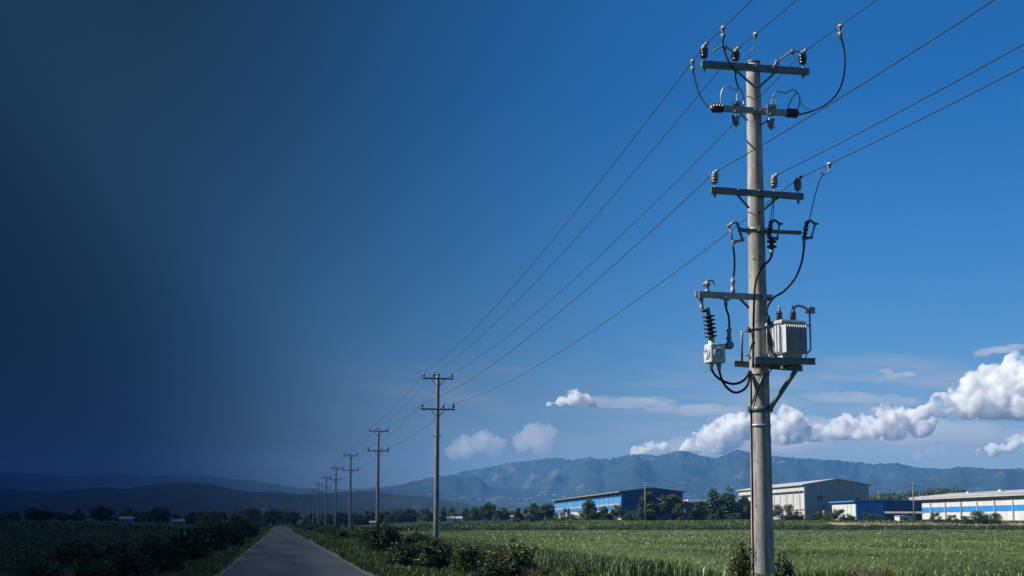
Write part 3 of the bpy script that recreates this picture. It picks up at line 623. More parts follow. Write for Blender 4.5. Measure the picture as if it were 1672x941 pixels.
# far houses
def house(px, by_D, wpx, hpx, label, wm, rm, name='farmhouse', rise=.35, group=None):
    D = by_D; u = lateral(px, D); o = uD(u, D, 0); o.z = gzs(o); w = wpx / F * D; h = hpx / F * D; t = thing(name, label, 'house', o, group)
    bm = BM(); prism(bm, [o - RT * w / 2 - ZV * .5, o + RT * w / 2 - ZV * .5, o + RT * w / 2 + ZV * h, o - RT * w / 2 + ZV * h], FH * w * .6); obj('wall', bm, wm, t)
    bm = BM(); a = o - RT * (w / 2 + .4) + ZV * (h + .01) - FH * .4; c = a + FH * (w * .6 + .8); prism(bm, [a, c, (a + c) / 2 + ZV * w * .6 * rise], RT * (w + .8)); obj('roof', bm, rm, t)
    bm = BM(); prism(bm, [o - RT * w * .3 - FH * .05, o - RT * w * .12 - FH * .05, o - RT * w * .12 - FH * .05 + ZV * h * .7, o - RT * w * .3 - FH * .05 + ZV * h * .7], FH * .047); obj('door', bm, M['door'], t)
    return t
house(851, 470, 14, 9, 'small bright blue shed among trees left of the blue warehouse', M['blue'], M['roof_blue'], 'blue_shed', .12); house(839, 478, 8, 8, 'small white house beside the bright blue shed', M['white'], M['roof_white'])
house(745, 520, 16, 7, 'small white house right of the second pole', M['white2'], M['roof_white']); house(735, 515, 9, 8, 'narrow white building close to the second pole', M['white'], M['roof'])
house(610, 600, 12, 5, 'tiny pale building behind the third pole', M['white2'], M['roof_white']); house(290, 585, 16, 5, 'grey roofed farmhouse beyond the left field', M['door'], M['roof']); house(205, 575, 20, 5, 'long low building beyond the left field', M['door'], M['roof'])  # the two left farmhouses' walls darkened: the left-hand shade is in their colour
# parked car-sized debris is absent; villages on the foothill slope
# ------------------------------------------------------------------ mountains
def px_profile(pts):
    az, tn = [], []
    for px, py in pts:
        r = ray(px, py); az.append(math.atan2(r.x, r.y)); tn.append(r.z / math.hypot(r.x, r.y))
    return np.array(az), np.array(tn)
def mountains(name, pts, r0, rc, r1, m, seed, wave, rough, naz=520, nr_=90):
    """ridged heightfield whose skyline is brought to the given profile, column by column"""
    az, tn = px_profile(pts); A_ = np.linspace(az[0], az[-1], naz); Rr = np.concatenate([np.linspace(r0, rc, nr_), np.linspace(rc + (rc - r0) / nr_, r1, nr_ // 3)])
    h = np.zeros((len(Rr), naz))
    for j, a in enumerate(A_):
        for i, r in enumerate(Rr):
            x, y = r * math.sin(a), r * math.cos(a); t = (r - r0) / (rc - r0)
            env = max(0.0, t) ** 1.1 if t <= 1 else max(0.0, 1 - (r - rc) / (r1 - rc)) ** .8
            wx = 90 * mnoise.noise(Vector((x / 420, y / 420, seed))); wy = 90 * mnoise.noise(Vector((x / 420, y / 420, seed + 40)))
            rg = mnoise.ridged_multi_fractal(Vector(((x + wx) / wave, (y + wy) / (wave * 1.5), seed)), .95, 2.1, 6, 1.0, 2.0)
            h[i, j] = env * (1 - rough + rough * min(rg, 3.2) / 1.6)
    ang = (h / Rr[:, None]).max(0); T = np.interp(A_, az, tn); sc = T / np.maximum(ang, 1e-9)
    k = np.exp(-.5 * (np.arange(-14, 15) / 2.2) ** 2); k /= k.sum(); sc = np.convolve(np.pad(sc, 14, 'edge'), k, 'valid')
    v = np.zeros((len(Rr), naz, 3)); v[:, :, 0] = Rr[:, None] * np.sin(A_); v[:, :, 1] = Rr[:, None] * np.cos(A_); v[:, :, 2] = CAMZ + h * sc
    g = gz(v[:, :, 0], v[:, :, 1]); v[:, :, 2] = np.maximum(v[:, :, 2], g - 6); v[0, :, 2] = g[0] - 6; v[-1, :, 2] = -.5; v[:, :, 2] = np.maximum(v[:, :, 2], -.5)
    n1, n2 = v.shape[:2]; ii = np.arange(n1 * n2).reshape(n1, n2); q = np.stack([ii[:-1, :-1], ii[:-1, 1:], ii[1:, 1:], ii[1:, :-1]], -1).reshape(-1, 4)
    o = np_obj(name, v.reshape(-1, 3), q, m); o.data.polygons.foreach_set('use_smooth', np.ones(len(q), bool)); return tag(o, kind='structure')
def mount_mat(name, forest, rock, rock_amt, sc=1 / 260.):
    m = bpy.data.materials.new(name); nt, N, L = nodes(m); b = N['Principled BSDF']; b.inputs['Roughness'].default_value = .95; b.inputs['Specular IOR Level'].default_value = .05
    tc = N.new('ShaderNodeTexCoord')
    def noi(s, det=8): n = N.new('ShaderNodeTexNoise'); n.inputs['Scale'].default_value = s; n.inputs['Detail'].default_value = det; n.inputs['Roughness'].default_value = .65; L.new(tc.outputs['Object'], n.inputs['Vector']); return n
    f = N.new('ShaderNodeValToRGB'); f.color_ramp.elements[0].position = .35; f.color_ramp.elements[1].position = .65; f.color_ramp.elements[0].color = (*[c * .6 for c in forest], 1); f.color_ramp.elements[1].color = (*[c * 1.35 for c in forest], 1); L.new(noi(sc * 3).outputs['Fac'], f.inputs[0])
    k = N.new('ShaderNodeValToRGB'); k.color_ramp.elements[0].position = 1 - rock_amt - .05; k.color_ramp.elements[1].position = 1 - rock_amt + .06; k.color_ramp.elements[0].color = (0, 0, 0, 1); k.color_ramp.elements[1].color = (1, 1, 1, 1); L.new(noi(sc).outputs['Fac'], k.inputs[0])
    mx = N.new('ShaderNodeMix'); mx.data_type = 'RGBA'; L.new(k.outputs[0], mx.inputs[0]); L.new(f.outputs[0], mx.inputs[6]); mx.inputs[7].default_value = (*rock, 1); L.new(mx.outputs[2], b.inputs['Base Color'])
    return m
M['mount'] = mount_mat('mountain_slopes', (.02, .034, .036), (.1, .08, .07), .385, 1 / 110.); M['hill'] = mount_mat('wooded_hills', (.022, .034, .03), (.05, .06, .05), .36, 1 / 120.)  # bluish forest tone carries part of the haze in the slope colour
mountains('mountain_range', [(540, 806), (600, 800), (640, 795), (700, 780), (735, 776), (760, 769), (800, 763), (830, 756), (870, 752), (905, 747), (935, 752), (960, 746), (985, 751), (1040, 741), (1075, 745), (1113, 735), (1145, 744), (1168, 749), (1205, 734), (1240, 743), (1300, 748), (1370, 752), (1430, 758), (1465, 756), (1500, 764), (1540, 766), (1570, 762), (1620, 766), (1672, 765), (1760, 770), (1900, 780), (2050, 800)], 4300, 6600, 8300, M['mount'], 3.3, 760, .74, 820, 140)
mountains('far_ridge', [(-250, 790), (-100, 780), (0, 771), (60, 774), (110, 778), (170, 774), (200, 772), (240, 778), (290, 775), (330, 776), (380, 782), (430, 787), (470, 795), (520, 799), (600, 797), (680, 790), (780, 800)], 6300, 7600, 8500, M['hill'], 5.1, 1300, .4, 300, 40)
mountains('foothill', [(-300, 800), (-100, 800), (0, 799), (60, 803), (120, 800), (165, 795), (200, 799), (250, 791), (290, 787), (330, 788), (370, 797), (410, 804), (450, 802), (490, 808), (540, 805), (590, 801), (640, 807), (700, 812), (760, 822), (820, 832), (880, 842), (920, 849)], 2100, 3300, 4200, M['hill'], 8.2, 620, .45, 460, 70)
mountains('low_hill', [(660, 838), (720, 832), (790, 826), (860, 829), (950, 826), (1040, 830), (1130, 824), (1220, 823), (1300, 826), (1420, 822), (1560, 826), (1672, 824), (1800, 830)], 3300, 3900, 4250, M['hill'], 12.4, 500, .4, 360, 40)
# village houses on the foot of the range
rv = random.Random(4); dg = bpy.context.evaluated_depsgraph_get()
spots = [(740, 816), (752, 815), (764, 817), (783, 818), (795, 817), (815, 813), (823, 813), (834, 816), (846, 817), (858, 817), (868, 815), (880, 811), (890, 809), (1125, 812), (1135, 811), (1152, 808), (430, 832), (400, 828), (905, 810), (920, 812)]
dg.update()
for i, (px, py) in enumerate(spots):
    hit = None
    for k in range(6):
        ok, loc, nrm_, fi, ob, mtx = scene.ray_cast(dg, CAM + ray(px, py + k).normalized() * 1200, ray(px, py + k).normalized())
        if ok and ob.get('kind') == 'structure': hit = loc; break
    if hit is None: continue
    sc_ = hit.length / F; w = rv.uniform(2, 5.5) * sc_; h = rv.uniform(.7, 1.5) * sc_
    t = thing('village_house', 'tiny pale house in the village on the foot of the mountains', 'house', hit, 'village houses below the mountains')
    bm = BM(); prism(bm, [hit - RT * w / 2 - ZV * 4, hit + RT * w / 2 - ZV * 4, hit + RT * w / 2 + ZV * h, hit - RT * w / 2 + ZV * h], FH * w * .5); obj('wall', bm, M['white'], t)
    bm = BM(); a = hit - RT * w * .55 - FH * .5 + ZV * (h + .02); c = a + FH * (w * .5 + 1); prism(bm, [a, c, (a + c) / 2 + ZV * w * .14], RT * w * 1.1); obj('roof', bm, M['terracotta'] if i % 4 == 0 else M['roof_white'], t)

# ------------------------------------------------------------------ the transformer pole
TOPZ = 15.0
P0 = at_height(1229.5, 104, TOPZ); PX0, PY0 = P0.x, P0.y; BASE = Vector((PX0, PY0, float(gz(PX0, PY0))))
ADIR = Vector((math.cos(R(5)), math.sin(R(5)), 0)); MDIR = Vector((ADIR.y, -ADIR.x, 0))   # along the arms; towards the camera
PXM = (P0 - CAM).dot(FW) / F                       # metres per pixel there
def A(px, py, off=0.0):
    r = ray(px, py); o = Vector((PX0, PY0, 0)) + MDIR * off; return CAM + r * ((o - CAM).dot(MDIR) / r.dot(MDIR))
def S(n): return n * PXM
def Az(py): return A(1235, py).z
def shaft_r(z): return .20 + (.325 - .20) * (1 - z / TOPZ)
def axis_at(z): return Vector((PX0, PY0, z)) - ADIR * (.09 * (1 - max(z, 0) / TOPZ))
pole = thing('utility_pole', 'tall concrete pole carrying the transformer, nearest and largest of the pole line', 'utility pole', BASE)
bm = BM(); zs = np.linspace(-.6, TOPZ, 34); tube(bm, [axis_at(z) for z in zs], [shaft_r(max(z, 0)) for z in zs], 32); obj('shaft', bm, M['concrete'], pole)
bm = BM(); lathe(bm, Vector((PX0, PY0, TOPZ - .01)), ZV, [(.205, 0), (.215, .02), (.21, .06), (.13, .1), (.05, .11)], 20); obj('cap', bm, M['steel_dark'], pole)
def arm(p0, p1, w, h, name='crossarm', m='steel', kind='channel'):
    bm = BM()
    if kind == 'channel': beam(bm, p0, p1, w, h)
    else: tube(bm, [p0, p1], h / 2, 14)
    o = obj(name, bm, M[m], pole, bevel=.012 if kind == 'channel' else 0); return o
def brace(parent, p0, p1, r=.03, m='steel'):
    bm = BM(); beam(bm, p0, p1, .02, r * 2.2); d = (Vector(p1) - Vector(p0)).normalized(); obj('brace', bm, M[m], parent)
def bolt(parent, p, r=.045, d=.06, m='steel_dark'):
    bm = BM(); lathe(bm, Vector(p) - MDIR * .01, MDIR, [(r, 0), (r, d * .5), (r * .5, d * .55), (r * .5, d)], 8); obj('bolt', bm, M[m], parent)
def pin_insulator(parent, foot, h, glaze, r=.14, hat='grey_glaze'):
    """pin through the arm, ribbed body, pale cap"""
    bm = BM(); tube(bm, [foot - ZV * .3, foot + ZV * h * .3], .026, 8); lathe(bm, foot - ZV * .2, -ZV, [(.05, 0), (.05, .05)], 8); obj('insulator_pin', bm, M['steel_light'], parent)
    bm = BM(); b = foot + ZV * h * .22
    prof = [(r * .45, 0), (r * .75, h * .03), (r * .95, h * .06), (r * .8, h * .15), (r * .74, h * .2), (r * 1.02, h * .24), (r * .95, h * .33), (r * .78, h * .36), (r * 1.04, h * .41), (r * .98, h * .5), (r * .6, h * .54)]
    lathe(bm, b, ZV, prof, 18); o = obj('insulator', bm, M[glaze], parent)
    bm = BM(); lathe(bm, b + ZV * h * .525, ZV, [(r * .92, 0), (r * .98, h * .03), (r * .6, h * .14), (r * .45, h * .17), (r * .5, h * .22), (r * .3, h * .27), (r * .05, h * .28)], 18); obj('insulator_cap', bm, M[hat], o)
    return b + ZV * h * .7
OFF = .30
WA = {}
# top arm
a1 = arm(A(1145, 105, OFF), A(1320, 117.5, OFF), .16, S(11))
for k, (px, ft, tp) in {'tl': (1150, 103, 77), 'tm': (1201.5, 107, 84), 'tr': (1311, 114, 87)}.items():
    f = A(px, ft - 2, OFF); WA[k] = pin_insulator(a1, f, S(ft - tp + 2), 'brown_glaze', .125)
brace(a1, A(1203, 116, OFF - .05), A(1233, 143, .24)); brace(a1, A(1264, 120, OFF - .05), A(1239, 143, .24)); bolt(a1, A(1235, 142.5, .27)); bolt(a1, A(1234.5, 109, OFF + .08)); bolt(a1, A(1263, 111, OFF + .08), .04)
# second arm: tube with post insulators lying at both ends
a2 = arm(A(1180, 177.5, .25), A(1284, 184.5, .25), .16, S(9.5), m='steel_light', kind='channel'); bolt(a2, A(1234, 180, .33), .05); bolt(a2, A(1242, 181, .33), .04)
def ribbed(parent, p0, p1, r, n, m, name='insulator', core=.55):
    d = Vector(p1) - Vector(p0); Ln = d.length; prof = [(r * core, 0)]
    for i in range(n):
        t0 = (i + .12) / n * Ln; t1 = (i + .5) / n * Ln; t2 = (i + .62) / n * Ln
        prof += [(r * core, t0), (r * .96, t0 + (t1 - t0) * .5), (r, t1), (r * .85, t2), (r * core, t2 + .15 / n * Ln)]
    prof.append((r * core, Ln)); bm = BM(); lathe(bm, p0, d, prof, 18); return obj(name, bm, M[m], parent)
ribbed(a2, A(1180, 177.3, .25), A(1162, 176.2, .25), S(8.2), 4, 'brown_glaze', core=.7); ribbed(a2, A(1284, 184.5, .25), A(1302, 185.6, .25), S(8.2), 4, 'brown_glaze', core=.7)
bm = BM(); lathe(bm, A(1163, 176.3, .25), A(1160, 176, .25) - A(1163, 176.3, .25), [(.08, 0), (.07, .04), (.03, .07)], 10); lathe(bm, A(1301, 185.5, .25), A(1304, 185.7, .25) - A(1301, 185.5, .25), [(.1, 0), (.08, .05), (.03, .08)], 10); obj('end_cap', bm, M['fitting'], a2)
brace(a2, A(1208, 186, .2), A(1221, 197, .2), .02); brace(a2, A(1252, 198, .2), A(1240, 206, .2), .02)
# arresters clamped on the second arm
def arrester(px, py, label):
    p = A(px, py, .36); t = thing('surge_arrester', label, 'surge arrester', p)
    bm = BM(); beam(bm, A(px - 5, py - 7, .36), A(px + 4, py - 6, .36), .2, S(3)); beam(bm, A(px - 4.5, py - 10, .36), A(px - 4.5, py + 7, .36), .14, S(3), MDIR); beam(bm, A(px + 2.5, py - 10, .36), A(px + 2.5, py + 8, .36), .14, S(3), MDIR); beam(bm, A(px - 5, py + 6, .36), A(px + 4, py + 7, .36), .2, S(2.6)); obj('clamp', bm, M['fitting'], t)
    bm = BM(); q = A(px - 3, py + 12, .36); lathe(bm, q, ZV * -1 + ADIR * .08, [(.05, 0), (.1, .02), (.11, S(4)), (.095, S(11)), (.07, S(16)), (.03, S(18)), (.02, S(20))], 14); obj('housing', bm, M['grey_glaze'], t)
    bm = BM(); tube(bm, [A(px - 8, py + 13, .36), A(px + 4, py + 15, .36)], .025, 6); tube(bm, [A(px + 7, py + 26, .36), A(px + 2, py + 28, .36)], .012, 5); obj('terminal', bm, M['fitting'], t)
arrester(1203.5, 176, 'left grey surge arrester hanging from the second crossarm'); arrester(1260.5, 181, 'right grey surge arrester hanging from the second crossarm')
def cable(name, label, px, r, m, off=.3, cat='cable', k=6, n=7):
    offs = off if isinstance(off, (list, tuple)) else [off] * len(px)
    pts = smooth_path([A(x, y, o) for (x, y), o in zip(px, offs)], k); bm = BM(); tube(bm, pts, r, n); o = obj(name, bm, M[m], None, pts[0].copy()); return tag(o, label, cat)
cable('lead_loop', 'pale lead looping from the left end insulator to the left arrester', [(1178, 170), (1177, 158), (1180, 146), (1187, 141), (1195, 144), (1203, 147), (1204, 152), (1203, 166)], .02, 'lead', .3, 'lead')
cable('lead_loop', 'pale thick lead bent over beside the left arrester', [(1208, 146), (1213, 155), (1215, 165), (1213, 174)], .028, 'lead', .34, 'lead')
cable('lead_loop', 'pale lead arching over the right arrester', [(1260, 173), (1261, 160), (1266, 152), (1273, 150), (1281, 153)], .02, 'lead', .3, 'lead')
cable('lead_loop', 'short pale lead inside the right arch', [(1268, 174), (1267, 163), (1263, 156)], .02, 'lead', .33, 'lead')
cable('lead_loop', 'pale lead curving over to the right end insulator', [(1281, 153), (1291, 148), (1298, 148), (1304, 155), (1306, 165), (1303, 179)], .022, 'lead', .3, 'lead')
cable('lead_loop', 'slanted pale lead between the right arch and the right end insulator', [(1288, 175), (1291, 165), (1300, 152)], .022, 'lead', .33, 'lead')
cable('thin_lead', 'thin lead from the right end insulator to the line wire', [(1305, 158), (1310, 172), (1318, 178), (1327, 179)], .01, 'wire', [.3, .35, .5, .7], 'lead')
# third arm
a3 = arm(A(1160, 310.5, OFF), A(1311, 321.5, OFF), .16, S(10)); WA3 = {}
for k, (px, ft, tp) in {'ll': (1167, 308, 284), 'lm': (1264, 314, 290), 'lr': (1303, 319, 294)}.items():
    WA[k] = pin_insulator(a3, A(px, ft - 2, OFF), S(ft - tp + 2), 'grey_glaze', .115)
brace(a3, A(1203, 317, OFF - .05), A(1223, 340, .27)); brace(a3, A(1272, 321, OFF - .05), A(1241, 348, .27)); bolt(a3, A(1239, 347.5, .3), .055); bolt(a3, A(1240, 312, OFF + .08)); bolt(a3, A(1206, 310.5, OFF + .08), .04)
# fourth arm with the fuse cutouts
a4 = arm(A(1211, 376, .3), A(1308, 380.5, .3), .12, S(5.5)); bolt(a4, A(1240, 376.5, .37), .05)
def band_clamp(py, h, ears=True, m='steel', lo=None):
    z = Az(py); c = axis_at(z); r = shaft_r(z) + .012; bm = BM(); lathe(bm, c - ZV * h / 2, ZV, [(r - .03, 0), (r, 0.001), (r, h - .001), (r - .03, h)], 28)
    if ears:
        for s in (-1, 1): beam(bm, c + ADIR * s * (r - .02), c + ADIR * s * (r + .07), .12, h * .9); beam(bm, c + ADIR * s * (r + .05) - MDIR * .12, c + ADIR * s * (r + .05) + MDIR * .12, .03, .03)
    obj('clamp_band', bm, M[m], pole)
band_clamp(377, .16, True, 'steel'); band_clamp(538, .1, True, 'steel'); band_clamp(669, .17, True, 'steel'); band_clamp(695.5, .085, False, 'steel_light'); band_clamp(612, .06, False, 'steel_dark')
def cutout(label, top, bot, tube_top, tube_bot, tb, off, pale=False, disc=None):
    t = thing('fuse_cutout', label, 'fuse cutout', A(*top, off)); m1 = 'fitting' if pale else 'steel_dark'
    ribbed(t, A(*top, off), A(*bot, off), S(4.2 if not pale else 3.2), 5, 'grey_glaze' if pale else 'black_glaze', 'insulator', .6)
    bm = BM(); tube(bm, [A(*tube_top, off), A(*tube_bot, off)], S(1.6), 8); obj('fuse_tube', bm, M['fitting'], t)
    bm = BM(); tube(bm, [A(*top, off), A((top[0] + tube_top[0]) / 2, min(top[1], tube_top[1]) - 1, off), A(*tube_top, off)], S(2.2), 8); ball(bm, A(*tube_top, off), S(3)); tube(bm, [A(*tube_top, off), A(tube_top[0] + tb, tube_top[1] - .5, off)], S(1.8), 7); obj('upper_contact', bm, M[m1], t)
    bm = BM(); tube(bm, [A(*bot, off), A(*tube_bot, off)], S(2.3), 8); ball(bm, A(*tube_bot, off), S(2.8)); ball(bm, A(*bot, off), S(3.6)); obj('lower_contact', bm, M[m1], t)
    bm = BM(); mid = ((top[0] + bot[0]) / 2, (top[1] + bot[1]) / 2 - 2); beam(bm, A(mid[0] - 2, mid[1], off - .02), A(mid[0] + 2, mid[1], .34 if off > .34 else off), .1, S(4)); lathe(bm, A(*mid, off) - ZV * S(2), ZV, [(S(3.4), 0), (S(3.4), S(4))], 12); obj('mount_bracket', bm, M['steel_light'], t)
    if disc:
        ribbed(t, A(disc[0], disc[1], off), A(disc[0], disc[2], off), S(8.2), 2, 'black_glaze', 'disc_insulator', .4); bm = BM(); lathe(bm, A(disc[0], disc[2], off), -ZV, [(S(3.2), 0), (S(3), S(6)), (S(2), S(7)), (S(2), S(11))], 12); obj('ferrule', bm, M['fitting'], t)
    return t
cutout('pale fuse cutout at the left end of the fourth crossarm', (1204, 364), (1212, 392), (1191, 369), (1197, 396), -4, .34, True)
cutout('dark fuse cutout with a double disc insulator, middle of the three', (1259, 361), (1256, 388), (1273, 366), (1269, 390), 5, .5, False, (1260, 391, 408)); cutout('dark fuse cutout at the right end of the fourth crossarm', (1318, 362), (1313, 390), (1331, 366), (1325, 388), 5, .4)
brace(a4, A(1206, 374, .33), A(1222, 378, .33), .05)
cable('thin_lead', 'thin lead from the middle insulator down to the middle fuse cutout', [(1263, 322), (1263, 345), (1262, 361)], .012, 'wire', [.3, .4, .5], 'lead')
cable('power_cable', 'black cable hanging from the left fuse cutout to the fifth crossarm', [(1197, 402), (1199, 420), (1199, 440), (1197, 456)], .031, 'rubber', [.34, .34, .34, .36], n=9)
cable('power_cable', 'black cable from the middle fuse cutout running down the front of the pole', [(1260, 414), (1257, 424), (1247, 434), (1239, 446), (1233, 466), (1231, 500), (1230, 560), (1229.5, 600)], .031, 'rubber', [.5, .5, .45, .4, .36, .42, .36, .36], n=9)
cable('power_cable', 'black cable curving from the right fuse cutout into the transformer', [(1313, 393), (1312, 411), (1308, 432), (1298, 455), (1281, 475), (1264, 486), (1254, 500), (1252, 510), (1256, 526)], .031, 'rubber', [.4, .4, .4, .42, .46, .52, .58, .62, .66], n=9)
def ferrule(px0, py0, px1, py1, off, r, label, m='fitting', name='cable_terminal'):
    p0, p1 = A(px0, py0, off), A(px1, py1, off); d = p1 - p0; Ln = d.length; t = thing(name, label, 'cable terminal', p0)
    bm = BM(); lathe(bm, p0, d, [(r * .7, 0), (r, Ln * .06), (r, Ln * .3), (r * .75, Ln * .34), (r * .8, Ln * .66), (r * .95, Ln * .7), (r * .95, Ln * .94), (r * .6, Ln)], 12); obj('sleeve', bm, M[m], t)
    bm = BM(); tube(bm, [p1 - d * .05, p1 + d * .12], r * .5, 8); obj('stud', bm, M['steel_light'], t)
ferrule(1196.5, 480, 1196.5, 456, .37, .07, 'pale cable terminal on top of the fifth crossarm, the right one'); ferrule(1198, 400, 1198, 392, .34, .05, 'small terminal under the left fuse cutout')
ferrule(1313, 393, 1313, 403, .4, .05, 'small terminal under the right fuse cutout')
ferrule(1145, 486, 1146, 507, .36, .065, 'pale post under the left end of the fifth crossarm'); ferrule(1184.5, 484, 1185.5, 499, .42, .06, 'pale terminal under the middle of the fifth crossarm'); ferrule(1190.5, 557, 1190.5, 535, .4, .075, 'long pale terminal above the round joint beside the grey switch box')
# fifth arm
a5 = arm(A(1135, 480.5, OFF + .02), A(1260, 486.5, OFF + .02), .15, S(9.5), m='steel_light'); brace(a5, A(1207, 487, OFF - .05), A(1223, 503, .3)); bolt(a5, A(1243, 485, OFF + .09), .06); bolt(a5, A(1255, 489, OFF + .09), .05)
bm = BM(); beam(bm, A(1176, 486.5, .42), A(1191, 490, .42), .12, S(3)); obj('bracket', bm, M['steel_light'], a5)
bm = BM(); beam(bm, A(1141, 476, .4), A(1141, 488, .4), .03, S(9), MDIR); obj('end_plate', bm, M['steel_light'], a5)
t = thing('hook_terminal', 'pale hooked terminal standing on the left end of the fifth crossarm', 'cable terminal', A(1155, 478, .34)); bm = BM(); lathe(bm, A(1155, 479, .34), ZV, [(.07, 0), (.07, S(5)), (.05, S(6)), (.06, S(11)), (.09, S(13)), (.08, S(17)), (.03, S(19))], 12); obj('post', bm, M['fitting'], t)
bm = BM(); tube(bm, smooth_path([A(1152, 461, .34), A(1158, 458, .34), A(1163, 459, .34), A(1166, 463, .34), A(1167, 468, .34)]), [.035] * 6 + [.03] * 6 + [.022] * 6 + [.014] * 6 + [.008], 7); tube(bm, [A(1153, 460, .34), A(1149, 464, .34), A(1148, 467, .34)], .025, 6); obj('hook', bm, M['fitting'], t)
# disc insulator string and the grey switch box under it
t = thing('switch_box', 'grey box with round embossed covers hanging under a black disc insulator, left of the pole', 'switch box', A(1167, 578, .4))
bm = BM(); tube(bm, [A(1146, 505, .38), A(1148, 508, .4), A(1157, 507, .4)], S(2.6), 8); lathe(bm, A(1157, 517, .4), ZV, [(S(3), 0), (S(3), S(9)), (S(2), S(10)), (S(2), S(14))], 12); obj('top_connector', bm, M['rust'], t)
ribbed(t, A(1156.5, 514, .4), A(1161.5, 553, .4), S(10), 6, 'black_glaze', 'disc_insulator', .42)
bm = BM(); lathe(bm, A(1162, 565, .4), ZV, [(S(6), 0), (S(5.2), S(3)), (S(4.6), S(12))], 14); obj('neck', bm, M['tank'], t)
yaw = R(-8); e1 = Vector((math.cos(yaw), math.sin(yaw), 0)); e1 = (Matrix.Rotation(R(9), 3, 'Z') @ ADIR); e2 = Vector((-e1.y, e1.x, 0))   # e1: right-back face dir, e2 away
def obox(bm, c, s1_, s2_, h, taper=1.0, f1=e1, f2=e2):
    vs = []
    for z, k in ((-h / 2, 1), (h / 2, taper)):
        for a, b in ((-1, -1), (1, -1), (1, 1), (-1, 1)): vs.append(bm.verts.new(c + f1 * (a * s1_ / 2 * k) + f2 * (b * s2_ / 2 * k) + ZV * z))
    for f in ((3, 2, 1, 0), (4, 5, 6, 7), (0, 1, 5, 4), (1, 2, 6, 5), (2, 3, 7, 6), (3, 0, 4, 7)): bm.faces.new([vs[i] for i in f])
cB = A(1167, 578, .4); wB = S(27); dB = S(24)
bm = BM(); obox(bm, cB, wB, dB, S(30), .97); obj('housing', bm, M['tank'], t, bevel=S(2.5))
for nrm_, w2, rr_ in ((-e2, dB, 9), (-e1, wB, 9)):
    bm = BM(); c = cB + nrm_ * (w2 / 2 - .01); tng = nrm_.cross(ZV).normalized()
    lathe(bm, c, nrm_, [(S(rr_), 0), (S(rr_), S(1.6)), (S(rr_ - 1), S(2.2)), (S(rr_ - 2.6), S(2.2)), (S(rr_ - 3), S(1.2)), (0.001, S(1.2))], 26); cv = obj('cover', bm, M['tank'], t)
    bm = BM(); arc = [c + nrm_ * S(2.1) + (tng * math.cos(a) + ZV * math.sin(a)) * S(4.4) for a in np.linspace(R(50), R(310), 14)]; tube(bm, arc, S(.9), 6); obj('embossed_ring', bm, M['tank_dark'], cv)
for px in (1161, 1174): 
    bm = BM(); q = A(px, 592, .4); lathe(bm, q, -ZV, [(S(4), 0), (S(4), S(6)), (S(3), S(7)), (S(3), S(11)), (S(2.2), S(13))], 12); obj('cable_gland', bm, M['fitting'], t)
bm = BM(); lathe(bm, A(1183, 567, .44), A(1191, 564, .44) - A(1183, 567, .44), [(S(4), 0), (S(4.6), S(3)), (S(3.8), S(4)), (S(4), S(8))], 12); obj('side_connector', bm, M['steel_dark'], t)
bm = BM(); ball(bm, A(1191, 564, .44), S(7), 1, .8, 1); lathe(bm, A(1191, 564, .44), MDIR, [(S(6), 0), (S(6), S(5)), (S(4), S(6))], 14); obj('round_joint', bm, M['fitting'], t)
cable('power_cable', 'short black cable between the two pale terminals beside the disc insulator', [(1185.5, 498), (1186, 505), (1190, 518), (1191, 536)], .031, 'rubber', [.42, .42, .41, .4], n=9)
cable('power_cable', 'black cable looping under the switch box to the pole, the upper loop', [(1162, 602), (1167, 612), (1178, 621), (1195, 627), (1210, 624), (1220, 615), (1224, 606)], .035, 'rubber', [.4, .4, .38, .35, .3, .2, .1], n=9)
cable('power_cable', 'black cable looping under the switch box to the pole, the lower loop', [(1174, 603), (1178, 618), (1186, 632), (1199, 641), (1212, 638), (1221, 628), (1224, 612)], .035, 'rubber', [.4, .42, .4, .36, .3, .2, .1], n=9)
# platform
pf = BM(); ibeam(pf, A(1233, 588.5, .9), A(1331, 590.5, .9), .14, S(10)); obj('platform_beam', pf, M['steel'], pole)
pf = BM(); ibeam(pf, A(1199, 594, -.42), A(1310, 602, -.42), .14, S(9)); obj('platform_beam', pf, M['steel'], pole)
for px in (1258, 1304):
    pf = BM(); beam(pf, A(px, 594, .82), A(px, 594, .82) - MDIR * 1.2, .1, S(4.5)); obj('platform_tie', pf, M['steel'], pole)
pf = BM(); beam(pf, A(1246, 594, .82), A(1246, 594, .82) - MDIR * .55, .16, S(9)); obj('platform_tie', pf, M['steel_dark'], pole)
pf = BM(); beam(pf, A(1306, 595, .75), A(1257, 668, .28), .1, S(7.5), MDIR); obj('strut', pf, M['steel'], pole)
pf = BM(); tube(pf, [A(1223, 541, .1), A(1211.5, 541.5, .1), A(1211.5, 590, -.2)], S(1.9), 8); tube(pf, [A(1211.5, 580, -.15), A(1223, 580.5, .05)], S(1.5), 7); obj('side_bracket', pf, M['fitting'], pole)
cable('tie_wire', 'thin pale loop tied under the platform down to the lower clamp', [(1250, 596), (1246, 610), (1243, 620), (1235, 640), (1228, 660), (1226, 668)], .02, 'steel_light', [.5, .46, .42, .4, .39, .38], 'wire'); cable('tie_wire', 'thin dark wire from the platform slanting down the pole front', [(1266, 594), (1257, 607), (1246, 620), (1236, 644), (1230, 668)], .018, 'wire', [.45, .44, .42, .4, .38], 'wire')
gp = [axis_at(z) + (-ADIR * .97 + MDIR * .22) * (shaft_r(z) + .018) for z in np.linspace(Az(606), -.1, 14)]
bm = BM(); tube(bm, gp, .022, 7); tag(obj('ground_cable', bm, M['rubber'], None, gp[0].copy()), 'thin dark ground cable running down the left edge of the transformer pole', 'cable')
